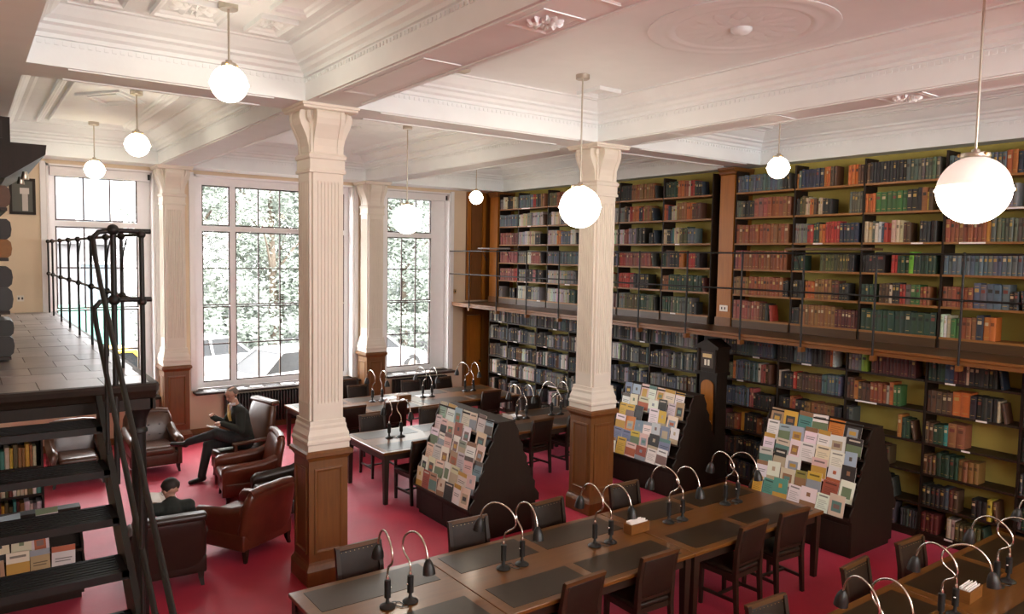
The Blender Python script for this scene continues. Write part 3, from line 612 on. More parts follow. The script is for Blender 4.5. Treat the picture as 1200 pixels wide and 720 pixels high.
def vis_area(b):
    x, y0, y1, z, h = b[:5]; ps = [proj((x, y, zz)) for y in (y0, y1) for zz in (z, z+h)]
    if min(p[2] for p in ps) < .3: return 0
    u = [p[0] for p in ps]; v = [p[1] for p in ps]
    if max(u) > 1199 or min(u) < 1 or max(v) > 719: return 0
    return (max(u)-min(u))*(max(v)-min(v))
order = sorted(range(len(BOOKS)), key=lambda i: -vis_area(BOOKS[i])); single = set(order[:296])
rest = MB()
RN = ['top', 'second', 'third', 'fourth', 'fifth', 'lowest']
for i, b in enumerate(BOOKS):
    x, y0, y1, z, h, dp, ck, rgb, tl, stl, side, bi, tier, row, od = b
    if i in single:
        m = MB(); oy = (y0+y1)/2; book_geo(m, x, y0, y1, z, h, dp, rgb, tl, stl, x+dp/2, oy, z)
        o = m.build('book', 'book', None, smooth=50); o.location = (x+dp/2, oy, z)
        bay = ('%s bay past %s' % (ORD[bi], 'pilaster' if tier == 'gallery' else 'clock')) if side == 'B' else '%s bay from corner' % ORD[bi]
        tag(o, '%s book, %s from window end, %s %s shelf, %s' % (CN[ck], ORD[od], RN[row], tier, bay), 'book', 'bound volumes on the book wall')
    else: book_geo(rest, x, y0, y1, z, h, dp, rgb, tl, stl)
tag(rest.build('shelved_books', 'book', None, smooth=50), 'remaining rows of bound volumes filling the shelves of the book wall', 'books', None, 'stuff')
# ---- cabinet clock between the lower bookcases
ck = thing('cabinet_clock', 'tall dark cabinet clock with gabled hood and honey oak door', 'clock', (9.42, 7.53, 0))
m = MB(); m.box(-.13, .16, -.2, .2, 0, .5); m.box(-.145, .16, -.215, .215, 0, .1); m.box(-.14, .16, -.21, .21, .48, .52); m.build('base', 'dark_wood', ck)
m = MB(); m.box(-.10, .16, -.165, .165, .52, 1.72); m.build('trunk', 'dark_wood', ck)
n = 10; arch = [(-.115, .6), (.115, .6), (.115, 1.55)]+[(.115*math.cos(PI*i/n), 1.55+.09*math.sin(PI*i/n)) for i in range(1, n)]+[(-.115, 1.55)]
dd = MB().prism(arch, 0, -.118, -.10).build('door', 'honey_oak', ck); MB().sphere((-.125, -.09, 1.0), .012, 8, 5).build('knob', 'brass', dd)
m = MB(); m.box(-.15, .16, -.215, .215, 1.72, 1.77); m.box(-.13, .16, -.195, .195, 1.77, 2.13); m.build('hood', 'dark_wood', ck)
m = MB(); m.prism([(-.23, 2.13), (.23, 2.13), (.23, 2.165), (0, 2.28), (-.23, 2.165)], 0, -.16, .16); m.build('pediment', 'dark_wood', ck)
for s in (-1, 1): MB().lathe([(.018, 1.77), (.018, 2.13)], 10, (-.14, s*.165, 0)).build('colonnette', 'dark_wood', ck, smooth=50)
m = MB(); m.cur = (.05, .03, .02); m.box(-.134, -.13, -.12, .12, 1.83, 2.08); m.cur = (.62, .47, .22); m.box(-.137, -.134, -.085, .085, 1.99, 2.05); m.cur = (.85, .80, .66); m.box(-.137, -.134, -.05, -.012, 1.87, 1.96); m.box(-.137, -.134, .012, .05, 1.87, 1.96); m.build('dial', 'paper', ck)
# ================================================================== stair gallery on the left
rl_ = thing('stair_gallery_railing', 'iron railing with ball joints along the tiled stair gallery', 'railing', (0, 10.8, 0))
gl = thing('stair_gallery', 'tiled iron gallery with dark moulded edge under the first window', 'gallery', (0, 10.8, 0))
Y0 = 6.62-10.8; Y9 = YB-10.8-.005
MB().box(XL+.005, 1.24, Y0, Y9, ZD-.09, ZD-.012).build('deck_plate', 'dark_wood', gl)
trng = random.Random(3); 
mt = [MB().rbox(-.5, .5, -.5, .5, -.5, .5, .02, 1) for _ in range(1)]
yy = Y0+.03; r_ = 0
for k in range(6): mat('deck_tile_%d' % k, tuple(c*(.8+.09*k) for c in (.25, .225, .22)), .3, noise=.15, nscale=5, spec=.5)
while yy < Y9-.05:
    L = min(.42, Y9-yy); xx = XL+.01+(.2 if r_ % 2 else 0); a0 = XL+.01
    edges = [a0]+[e for e in [a0+(.22 if r_ % 2 else .44)+.44*i for i in range(5)] if e < 1.18]+[1.225]
    for a, b in zip(edges, edges[1:]):
        MB().box(a+.003, b-.003, yy+.003, yy+L-.003, ZD-.014, ZD+trng.uniform(-.0015, .0015)).build('tile', 'deck_tile_%d' % trng.randrange(6), gl)
    yy += L; r_ += 1
m = MB()
ed = [(0, ZD-.22), (.0, ZD-.13), (.02, ZD-.12), (.03, ZD-.09), (.045, ZD-.06), (.05, ZD-.02), (.04, ZD), (-.02, ZD), (-.02, ZD-.22)]
m.prism([(1.22+a, z) for a, z in ed], 1, Y0, Y9); m.build('edge_fascia', 'dark_wood_h', gl)
m = MB(); m.prism([(Y0-a, z) for a, z in ed], 0, XL+.005, 1.24); m.build('end_fascia', 'dark_wood', gl)
RY = [14.8, 14.07, 12.89, 11.78, 10.74, 9.58, 8.46, 7.55, 6.60]
for i, y in enumerate(RY):
    yy = y-10.8; p = MB(); p.tube([(1.15, yy, ZD-.02), (1.15, yy, 3.63)], .019 if i == 8 else .014, 8); po = p.build('post', 'iron', rl_, smooth=50)
    for zz in (3.09, 3.63): MB().sphere((1.15, yy, zz), .034, 10, 6).build('knuckle', 'iron', po, smooth=60)
    if 3 <= i < 8:
        k = MB(); k.tube([(1.15, yy, 3.30), (1.15, yy-.06, 3.42), (1.15, yy-.16, 3.52), (1.15, yy-.30, 3.60)], .007, 6); k.build('scroll_stay', 'iron', po, smooth=60)
for z, nm in ((3.63, 'top_rail'), (3.09, 'middle_rail')): MB().tube([(1.15, Y0-.02, z), (1.15, Y9, z)], .014, 8).build(nm, 'iron', rl_, smooth=50)
# end rail across the head of the stair
yn = Y0-.01
p = MB(); p.tube([(.95, yn, ZD-.8), (.95, yn, 3.65)], .022, 10); nw = p.build('newel_post', 'iron', rl_, smooth=50)
for zz in (3.66, 3.11): MB().sphere((.95, yn, zz), .045, 12, 8).build('ball', 'iron', nw, smooth=60)
for z in (3.655, 3.11): MB().tube([(1.22, yn, z), (.95, yn, z), (.85, yn, z-.015), (.81, yn-.02, z-.06)], .02, 8).build('end_rail', 'iron', rl_, smooth=50)
p = MB(); p.lathe([(.09, 0), (.09, .08), (.07, .1), (.062, .3), (.055, 1.98), (.056, 2.0), (.07, 2.01), (.07, 2.03), (.058, 2.05), (.065, 2.12), (.09, 2.18), (.115, 2.21), (.115, 2.245), (.07, 2.245), (.07, 2.339)], 16, (1.13, Y0+.12, 0)); p.build('support_column', 'iron', gl, smooth=35)
# ---- the stair
stn = thing('iron_staircase', 'open dark iron staircase with slotted treads descending from the gallery', 'staircase', (.3, 6.6, 0))
RISE, GO = .243, .35
for s in (-1, 1):
    x = .82-.3 if s > 0 else -.25-.3+.02
    m = MB(); a = math.atan2(RISE, GO); L0 = Vector((x, 0, ZD-.03)); e = 9.4
    m.rings([[(x+d, -GO*t, ZD-.03-RISE*t+q) for d, q in ((-.02, -.30), (.02, -.30), (.02, .02), (-.02, .02))] for t in (0.2, e)]); m.build('stringer', 'iron', stn)
for k in range(1, 10):
    y1 = -GO*(k-1)-.03; y0 = -GO*k-.02; z = ZD-RISE*k
    m = MB(); m.box(-.53, .50, y0, y0+.035, z-.05, z); m.box(-.53, .50, y1-.035, y1, z-.035, z); m.box(-.53, -.49, y0, y1, z-.035, z); m.box(.46, .50, y0, y1, z-.035, z)
    tr = m.build('tread', 'iron', stn)
    for j in range(6): y = y0+.05+j*(y1-y0-.1)/5.5; MB().box(-.49, .46, y, y+.022, z-.03, z-.002).build('slat', 'iron', tr)
def rail(z0, nm, bow):
    pts = [(.81-.3, .0, z0-.06), (.81-.3, -.10, z0-.20)]
    for t in (.8, 2, 4, 6, 8, 9.2): pts.append((.81-.3, -GO*t, z0-RISE*t-bow))
    MB().tube(pts, .018, 8).build(nm, 'iron', stn, smooth=50)
rail(3.655, 'handrail', .16); rail(3.11, 'lower_handrail', .12)
for t in (1.6, 5.2, 8.6): MB().tube([(.81-.3, -GO*t, ZD-RISE*t-.25), (.81-.3, -GO*t, 3.655-RISE*t-.16)], .014, 8).build('baluster', 'iron', stn, smooth=50)
# ---- gallery bookcase with stacked folios, canopy and spot lamps
bc = thing('folio_bookcase', 'dark bookcase with projecting canopy standing on the tiled gallery', 'bookcase', (XL+.42, 9.6, ZD+.002))
for z in (.02, .45, .95, 1.42): MB().box(-.4, .37, -1.15, 1.15, z, z+.03).build('shelf', 'dark_wood_h', bc)
MB().box(-.4, .37, 1.15, 1.18, 0, 1.9).build('upright', 'dark_wood', bc); MB().box(-.41, -.4, -1.15, 1.15, 0, 1.9).build('back_board', 'dark_wood', bc)
cn = MB().prism([(-.4, 1.72), (.36, 1.72), (.68, 1.96), (.69, 2.05), (-.4, 2.05)], 1, -1.2, 1.2).build('canopy', 'dark_wood', bc)
for y in (-1.05, -.4): m = MB(); m.lathe([(.02, 0), (.035, -.07), (.032, -.075)], 12, (.52, y, 1.80)); m.build('spot_lamp', 'nickel', cn, smooth=50)
def folio(x1, y0, y1, z, t, col, label):
    o = MB(); o.cur = tuple(c*.6 for c in col); b = t*.2; L = .62
    pr = [(x1-b, 0), (x1-b*.25, t*.15), (x1, t*.5), (x1-b*.25, t*.85), (x1-b, t), (x1-L, t), (x1-L, 0)]
    o.prism(pr, 1, -(y1-y0)/2, (y1-y0)/2); pass
    q = o.build('folio_volume', 'book', None, smooth=50); q.location = (0, (y0+y1)/2, z); tag(q, label, 'book', 'folios on the gallery bookcase')
Z = ZD+.003
for z, t, col, lb in ((Z+.051, .19, (.04, .03, .025), 'black folio volume lying on the bottom gallery bookcase shelf'), (Z+.243, .15, (.03, .026, .022), 'upper black folio volume of the pair on the bottom gallery bookcase shelf'),
                      (Z+.481, .22, (.05, .05, .05), 'charcoal folio volume lying under the others on the second bookcase shelf'), (Z+.703, .19, (.03, .022, .02), 'round-backed black folio on top of charcoal folio'),
                      (Z+.981, .17, (.42, .17, .03), 'orange bound folio lying under a black folio on the gallery bookcase'), (Z+1.153, .19, (.03, .022, .018), 'black folio lying on top of the orange bound folio'),
                      (Z+1.451, .2, (.16, .065, .025), 'brown leather folio lying under the bookcase canopy')):
    folio(.37, 8.47, 8.95, z, t, col, lb)
ab = thing('archive_box', 'dark panelled box on top of the gallery bookcase canopy', 'box', (.12, 8.9, ZD+2.0535)); MB().box(-.27, .26, -.4, .4, 0, .24).build('body', 'dark_wood', ab); MB().box(-.2, .2, -.41, -.4, .04, .2).build('panel', 'dark_wood_h', ab)
# ================================================================== reading tables, chairs, lamps
def table(x0, x1, y0, y1, label, group, bands):
    cx, cy = (x0+x1)/2, (y0+y1)/2; hx, hy = (x1-x0)/2-.002, (y1-y0)/2
    r = thing('reading_table', label, 'table', (cx, cy, 0), 0, group)
    MB().rbox(-hx, hx, -hy, hy, .712, .75, .008, 2).build('top', 'table_wood', r)
    e = [-hx+.05]+[b-cx for b in bands]+[hx-.05]
    for a, b in zip(e, e[1:]):
        for ya, yb in ((-hy+.07, -hy+.47), (hy-.47, hy-.07)):
            MB().rbox(a+.05, b-.05, ya, yb, .746, .7525, .002, 1).build('leather_panel', 'table_leather', r)
    m = MB()
    for y in (-hy+.06, hy-.06): m.box(-hx+.05, hx-.05, y-.012, y+.012, .62, .712)
    for x in (-hx+.05, hx-.05): m.box(x-.012, x+.012, -hy+.06, hy-.06, .62, .712)
    m.build('apron', 'chair_wood', r)
    for sx in (-1, 1):
        for sy in (-1, 1):
            x, y = sx*(hx-.06), sy*(hy-.06)
            MB().rings([[(x+a*q, y+b*q, z) for a, b in ((-1, -1), (1, -1), (1, 1), (-1, 1))] for q, z in ((.027, 0), (.038, .6), (.038, .712))]).build('leg', 'chair_wood', r)
    return r
TG = 'leather inset reading tables'
table(2.05, 3.31, 4.50, 5.81, 'short end section of the long reading table beside the freestanding column', TG, [])
table(3.31, 5.47, 4.50, 5.81, 'middle section of long reading table with index box at its end', TG, [4.32])
table(5.47, 7.63, 4.50, 5.81, 'section of long reading table ending at leaflet rack before dark shelves', TG, [6.5])
table(4.63, 6.75, 9.28, 10.60, 'reading table with pair of lamps behind the leaflet rack between columns', TG, [5.7])
table(6.75, 8.85, 9.28, 10.60, 'reading table standing beside the lower bookcases under the gallery', TG, [7.8])
table(4.63, 6.78, 11.88, 13.28, 'reading table before the radiator of the widest window', TG, [5.7])
table(6.78, 8.93, 11.88, 13.28, 'reading table in the corner near the oak door', TG, [7.85])
table(4.1, 6.35, 1.85, 3.12, 'open end section of the reading table by the dark shelves', TG, [5.2])
table(6.35, 8.6, 1.85, 3.12, 'section of reading table reaching toward the dark lower bookcases', TG, [7.5])
def chair():
    r = thing('library_chair', 'x', 'chair')          # faces +y, back at -y
    MB().rbox(-.225, .225, -.20, .235, .425, .475, .02, 3).build('seat', 'chair_leather', r, smooth=40)
    m = MB()
    for x in (-.205, .205): m.box(x-.012, x+.012, -.18, .2, .375, .425)
    for y in (-.185, .2): m.box(-.205, .205, y-.012, y+.012, .375, .425)
    m.build('seat_rail', 'chair_wood', r)
    for s in (-1, 1):
        MB().rings([[(s*.2+a*q, .2+b*q, z) for a, b in ((-1, -1), (1, -1), (1, 1), (-1, 1))] for q, z in ((.016, 0), (.022, .425))]).build('leg', 'chair_wood', r)
        pth = [(.018, -.23, 0), (.022, -.2, .42), (.020, -.215, .7), (.018, -.255, .915)]
        MB().rings([[(s*.205+a*q, y+b*q, z) for a, b in ((-1, -1), (1, -1), (1, 1), (-1, 1))] for q, y, z in pth]).build('leg', 'chair_wood', r)
        MB().bar((s*.2, .2, .16), (s*.2, -.215, .16), .022, .03).build('stretcher', 'chair_wood', r)
    MB().bar((-.2, 0, .16), (.2, 0, .16), .03, .022).build('stretcher', 'chair_wood', r)
    M = Matrix.Translation((0, -.232, .72)) @ Matrix.Rotation(math.radians(9), 4, 'X')
    bk = MB().rbox(-.19, .19, -.016, .016, -.19, .175, .014, 3, M).build('backrest', 'chair_leather', r, smooth=40)
    MB().obox(M @ Matrix.Translation((0, 0, .19)), .445, .034, .035).build('top_rail', 'chair_rail', r)
    MB().obox(M @ Matrix.Translation((0, 0, -.205)), .40, .028, .03).build('lower_rail', 'chair_wood', r)
    st_ = MB()
    for k in range(9): st_.sphere(tuple(M @ Vector((-.17+k*.0425, .017, .155))), .003, 6, 4)
    st_.build('studs', 'brass', bk)
    return r
cp = chair(); cu = [False]; CG = 'dark leather library chairs'
def ch(x, y, toward, label, rot=0): return place(cp, cu, (x, y, 0), (0 if toward == 'w' else PI)+math.radians(rot), label, CG)
# chairs facing the windows have their back toward the camera side; toward 's' face away from the windows
for i, x in enumerate((2.79, 3.93, 4.96, 6.07)): ch(x, 5.81, 's', 'library chair at window side of the long table, %s from the armchairs' % ORD[i], (2, -3, 3, -2)[i])
for i, x in enumerate((3.99, 4.89, 6.21, 6.93)): ch(x, 4.655, 'w', 'library chair facing the windows at the long table, %s from the column end' % ORD[i], (2, -2, 3, -4)[i])
for i, x in enumerate((4.86, 6.15, 7.08)): ch(x, 3.06, 's', 'library chair at the table by the dark shelves, %s from its open end' % ORD[i], (-4, 3, -3)[i])
for i, x in enumerate((5.27, 6.36)): ch(x, 10.74, 's', 'library chair on window side of the lamp-pair table behind rack, %s from table corner' % ORD[i])
ch(5.16, 9.33, 'w', 'library chair pulled out beside the corner leg of the table behind the rack', 4)
for i, x in enumerate((7.4, 8.15)): ch(x, 9.50, 'w', 'library chair facing windows at table beside lower bookcases, %s from column' % ORD[i], 5)
ch(8.43, 10.66, 's', 'library chair between the bookcase-side table and the corner table, facing the column', -3)
for i, x in enumerate((5.3, 6.1, 8.15)): ch(x, 12.02, 'w', 'library chair facing the windows at the farthest tables, %s from the radiator end' % ORD[i], 3)
for i, x in enumerate((6.24, 7.4, 8.24)): ch(x, 13.38, 's', 'library chair with its back to the windows, %s from the wall column' % ORD[i], (2, -3, 12)[i])
ch(6.35, 14.12, 's', 'spare library chair standing against the wall between two windows')
# reading lamps: neck kinks backwards, then arches over to +y
def lamp():
    r = thing('reading_lamp', 'x', 'lamp')
    m = MB(); m.lathe([(.062, 0), (.064, .006), (.058, .014), (.03, .028), (.018, .034), (.014, .05), (.012, .075)], 20); m.build('base', 'black_metal', r, smooth=35)
    m = MB(); m.lathe([(.010, .075), (.026, .078), (.026, .215), (.012, .222), (.010, .24)], 16); m.build('stem', 'black_metal', r, smooth=35)
    m = MB(); m.lathe([(.012, .216), (.013, .235), (.009, .25)], 12); m.build('collar', 'chrome', r, smooth=50)
    MB().sphere((.028, 0, .15), .009, 8, 5).build('switch', 'chrome', r, smooth=60)
    raw = [(0, .24), (0, .28), (-.018, .325), (-.06, .355), (-.098, .385), (-.112, .43), (-.098, .485), (-.05, .54), (.02, .575), (.09, .582), (.155, .555), (.205, .50), (.228, .44), (.235, .41)]
    P = []
    for i in range(len(raw)-1):          # Catmull-Rom
        p0, p1, p2, p3 = raw[max(0, i-1)], raw[i], raw[i+1], raw[min(len(raw)-1, i+2)]
        for t in (0, .5): P.append((0, *[.5*(2*p1[k]+(p2[k]-p0[k])*t+(2*p0[k]-5*p1[k]+4*p2[k]-p3[k])*t*t+(-p0[k]+3*p1[k]-3*p2[k]+p3[k])*t**3) for k in (0, 1)]))
    P.append((0, *raw[-1]))
    MB().tube(P, .0085, 8).build('gooseneck', 'chrome', r, smooth=60)
    sh = MB().lathe([(.012, .012), (.018, .008), (.034, -.02), (.046, -.06), (.05, -.105), (.046, -.104), (.03, -.03), (.012, -.005)], 18, caps=False); so = sh.build('shade', 'black_metal', r, smooth=50); so.location = (0, .236, .41); so.rotation_euler = (math.radians(8), 0, 0)
    MB().sphere((0, 0, -.055), .022, 10, 6).build('bulb', 'plain_paper', so, smooth=60)
    MB().tube([(.02, .03, .01), (.07, .06, .004), (.11, .04, .004), (.13, -.02, .004), (.09, -.06, .004)], .004, 5).build('cable', 'black_metal', r, smooth=60)
    return r
lp = lamp(); lu = [False]; LG = 'gooseneck reading lamps'
lr = random.Random(2)
def pair(x, y, where, a=0., b=0.):
    place(lp, lu, (x-.095, y+.01, .7525), math.radians(a), 'black gooseneck reading lamp leaning to the windows, %s' % where, LG)
    place(lp, lu, (x+.095, y-.01, .7525), PI+math.radians(b), 'black gooseneck reading lamp leaning away from windows, %s' % where, LG)
for i, (x, y, a, b) in enumerate(((2.70, 5.13, -8, 6), (3.87, 5.21, 30, -4), (4.90, 5.15, -4, 8), (5.98, 5.19, 8, -6), (6.97, 5.24, -6, 5))): pair(x, y, '%s pair along the long table' % ORD[i], a, b)
for i, (x, y) in enumerate(((5.0, 2.54), (6.11, 2.54), (7.17, 2.56), (8.2, 2.55))): pair(x, y, '%s pair on table by dark shelves' % ORD[i], (-20, -12, -8, 0)[i], (-15, 10, -6, 0)[i])
pair(5.19, 10.02, 'only pair on the table behind the rack', -6, 8)
for i, (x, y) in enumerate(((7.6, 10.05), (8.32, 10.0))): pair(x, y, '%s pair on table beside lower bookcases' % ORD[i], 10*i, -8)
for i, (x, y) in enumerate(((6.2, 12.7), (7.22, 12.6), (8.27, 12.73))): pair(x, y, '%s pair on the farthest tables' % ORD[i], 6*i, -5)
# index boxes of cards
def index_box(x, y, rz, label):
    r = thing('index_box', label, 'box', (x, y, .7525), rz)
    m = MB(); m.box(-.13, .13, -.055, .055, 0, .01); m.box(-.13, .13, -.055, -.047, .01, .1); m.box(-.13, .13, .047, .055, .01, .1); m.box(-.13, -.122, -.047, .047, .01, .1); m.box(.122, .13, -.047, .047, .01, .1); m.build('tray', 'oak_h', r)
    m = MB()
    for i in range(6): m.box(-.115, .115-.02*(i % 2), -.04+.014*i, -.036+.014*i, .011, .108+.006*(i % 3))
    m.build('cards', 'plain_paper', r)
index_box(5.42, 5.21, .02, 'small oak index box of white cards on the long reading table')
index_box(6.62, 2.6, .05, 'small oak index box of white cards on table by the dark shelves')
index_box(6.68, 12.55, .02, 'small oak index box of white cards on the farthest table')
# ================================================================== leaflet racks
def rack(L, tiers, z0, half, label, loc, rz=0, dz=.17, dx=.068):
    r = thing('leaflet_rack', label, 'rack', loc, rz, 'stepped leaflet racks')
    m = MB(); b = half-.05; m.box(-b, b, -L/2+.01, L/2-.01, .06, z0); m.box(-b+.03, b-.03, -L/2+.03, L/2-.03, 0, .06); m.build('base_cabinet', 'dark_wood', r)
    for s in (-1, 1):
        MB().box(s*b-.004, s*b+.004, -L/2+.05, -.01, .1, z0-.06).build('cabinet_panel', 'dark_wood', r); MB().box(s*b-.004, s*b+.004, .01, L/2-.05, .1, z0-.06).build('cabinet_panel', 'dark_wood', r)
    spots = []
    for i in range(tiers):
        for s in (-1, 1):
            xf = s*(half-dx*i); z = z0+dz*i; ti = s*1
            m = MB(); sx = lambda v: xf-s*v
            pr = [(sx(0), z), (sx(0), z+.026), (sx(.008), z+.026), (sx(.008), z+.018), (sx(dx+.03), z+.018), (sx(dx+.03), z)]
            m.prism(pr, 1, -L/2+.02, L/2-.02); t = m.build('tier', 'dark_wood_h', r)
            q = MB(); q.rings([[(sx(dx+.02), y, z+.019), (sx(dx+.03), y, z+.019), (sx(dx*2+.03), y, z+dz), (sx(dx*2+.02), y, z+dz)] for y in (-L/2+.02, L/2-.02)]); q.build('slope_board', 'dark_wood', t)
            spots.append((i, s, xf-s*.010, z+.019))
    # stepped end panels
    for e in (-1, 1):
        prof = []
        for i in range(tiers): prof += [(-(half-dx*i), z0+dz*i), (-(half-dx*i), z0+dz*i+.085)]
        zt = z0+dz*tiers+.04; prof += [(-(half-dx*tiers), zt)]
        prof += [(-a, z) for a, z in reversed(prof)]
        m = MB(); m.prism(prof, 1, e*L/2-(.02 if e > 0 else 0), e*L/2+(.02 if e < 0 else 0)); m.build('end_panel', 'dark_wood', r)
    tw = half-dx*tiers; MB().box(-tw-.01, tw+.01, -L/2, L/2, zt, zt+.02).build('ridge_board', 'dark_wood', r)
    return r, spots, zt
LC = [('white', (.88, .84, .80)), ('ivory', (.80, .72, .58)), ('cream', (.74, .63, .44)), ('pale pink', (.78, .60, .54)), ('pale grey', (.62, .60, .60)), ('sage green', (.28, .38, .28)), ('teal', (.10, .33, .28)), ('brick red', (.38, .09, .05)), ('orange', (.62, .22, .04)), ('yellow', (.68, .46, .06)), ('black', (.035, .033, .03)), ('sky blue', (.38, .50, .58)), ('olive', (.30, .28, .06)), ('tan', (.45, .30, .16)), ('bright green', (.06, .42, .09)), ('steel blue', (.20, .27, .36))]
PICT = [(.12, .10, .08), (.30, .16, .08), (.16, .22, .12), (.30, .34, .38), (.45, .12, .05), (.05, .05, .05), (.50, .42, .28), (.12, .25, .22), (.55, .33, .06), (.22, .14, .12)]
lrng = random.Random(21)
def leaflet(ro, side, x, y, z, w, h, ci, where, tilt):
    tilt += lrng.uniform(-.06, .05)
    m = MB(); nm, base = LC[ci]; base = tuple(c*lrng.uniform(.9, 1.08) for c in base); t = .006
    m.cur = (.78, .73, .67); m.box(-t, 0, -w/2, w/2, 0, h); m.cur = base; f = -t-.0006
    def q(a, b, c, d, col):
        nonlocal f
        m.cur = col; m.add([(f, -a*w, b*h), (f, -c*w, b*h), (f, -c*w, d*h), (f, -a*w, d*h)], [(0, 3, 2, 1)]); f -= .0004
    q(-.5, 0, .5, 1, base)
    kind = lrng.randrange(5); pc = lrng.choice(PICT); dk = tuple(c*.3 for c in base) if sum(base) > .5 else (.6, .55, .45)
    feat = ''
    if kind == 0: q(-.5, .1, .5, .62, pc); q(-.35, .8, .35, .88, dk); feat = 'wide picture'
    elif kind == 1: q(-.32, .2, .32, .7, pc); q(-.2, .35, .2, .55, lrng.choice(PICT)); feat = 'framed picture'
    elif kind == 2: q(-.5, .78, .5, 1, pc); q(-.36, .5, .36, .54, dk); q(-.36, .4, .3, .44, dk); feat = 'title band'
    elif kind == 3: q(-.36, .82, .36, .9, dk); [q(-.36, .2+.1*k, .36-.1*(k % 3), .235+.1*k, tuple(c*.6 for c in base)) for k in range(5)]; feat = 'printed lines'
    else: q(-.5, 0, .5, .3, pc); q(-.12, .55, .12, .75, pc); feat = 'coloured foot'
    o = m.build('leaflet', 'paper'); 
    M = Matrix.Translation(ro.location) @ Matrix.Rotation(ro.rotation_euler.z, 4, 'Z') @ Matrix.Translation((x, y, z)) @ Matrix.Rotation(0 if side < 0 else PI, 4, 'Z') @ Matrix.Rotation(tilt, 4, 'Y') @ Matrix.Rotation(lrng.uniform(-.05, .05), 4, 'X')
    o.matrix_world = M
    tag(o, '%s leaflet with %s, %s' % (nm, feat, where), 'leaflet', 'leaflets standing in the racks')
TN = ['lowest', 'second', 'third', 'fourth', 'fifth', 'top', 'ridge']
def stock(R, L, wts, nm, back=False, skip=.03):
    ro, spots, zt = R
    for i, s, x, z in spots:
        if s > 0 and not back: continue
        y = L/2-.03; k = 0
        while y > -L/2+.12:
            w = lrng.uniform(.145, .22); h = lrng.uniform(.205, .27)
            if y-w < -L/2+.025: break
            if s > 0 and y > -L/2+.4: y -= w; continue
            if lrng.random() < skip: y -= w*.7; continue
            leaflet(ro, s, x+s*-.018, y-w/2, z+.002, w, h, lrng.choices(range(16), wts)[0], ('%s from window end, %s tier, %s' % (ORD[k], TN[i], nm)) if s < 0 else '%s on bookcase side, %s tier, %s' % (ORD[k], TN[i], nm), math.radians(11))
            k += 1; y -= w+lrng.uniform(.002, .012)
R1 = rack(1.42, 6, .38, .53, 'dark stepped leaflet rack between the two freestanding columns', (5.39, 8.14, 0))
R2 = rack(1.42, 6, .42, .52, 'dark stepped leaflet rack beside the cabinet clock', (8.74, 7.92, 0))
R3 = rack(1.42, 6, .45, .52, 'dark stepped leaflet rack before the dark lower bookcases', (8.82, 5.27, 0))
R4 = rack(1.25, 3, .30, .36, 'low leaflet rack standing under the stair gallery', (.28, 8.75, 0), PI/2, .17, .1)
stock(R1, 1.42, [12, 8, 5, 5, 3, 2, 2, 2, 2, 1, 1, 1, 0, 3, 0, 1], 'rack between columns', True)
stock(R2, 1.42, [14, 4, 3, 3, 4, 1, 0, 1, 2, 1, 3, 3, 0, 1, 1, 2], 'rack by the clock')
stock(R3, 1.42, [14, 3, 3, 2, 2, 1, 3, 2, 3, 2, 4, 2, 2, 1, 0, 1], 'rack before dark shelves')
stock(R4, 1.25, [5, 5, 4, 2, 3, 1, 1, 0, 2, 1, 0, 1, 0, 2, 0, 0], 'low rack under gallery', False, .2)
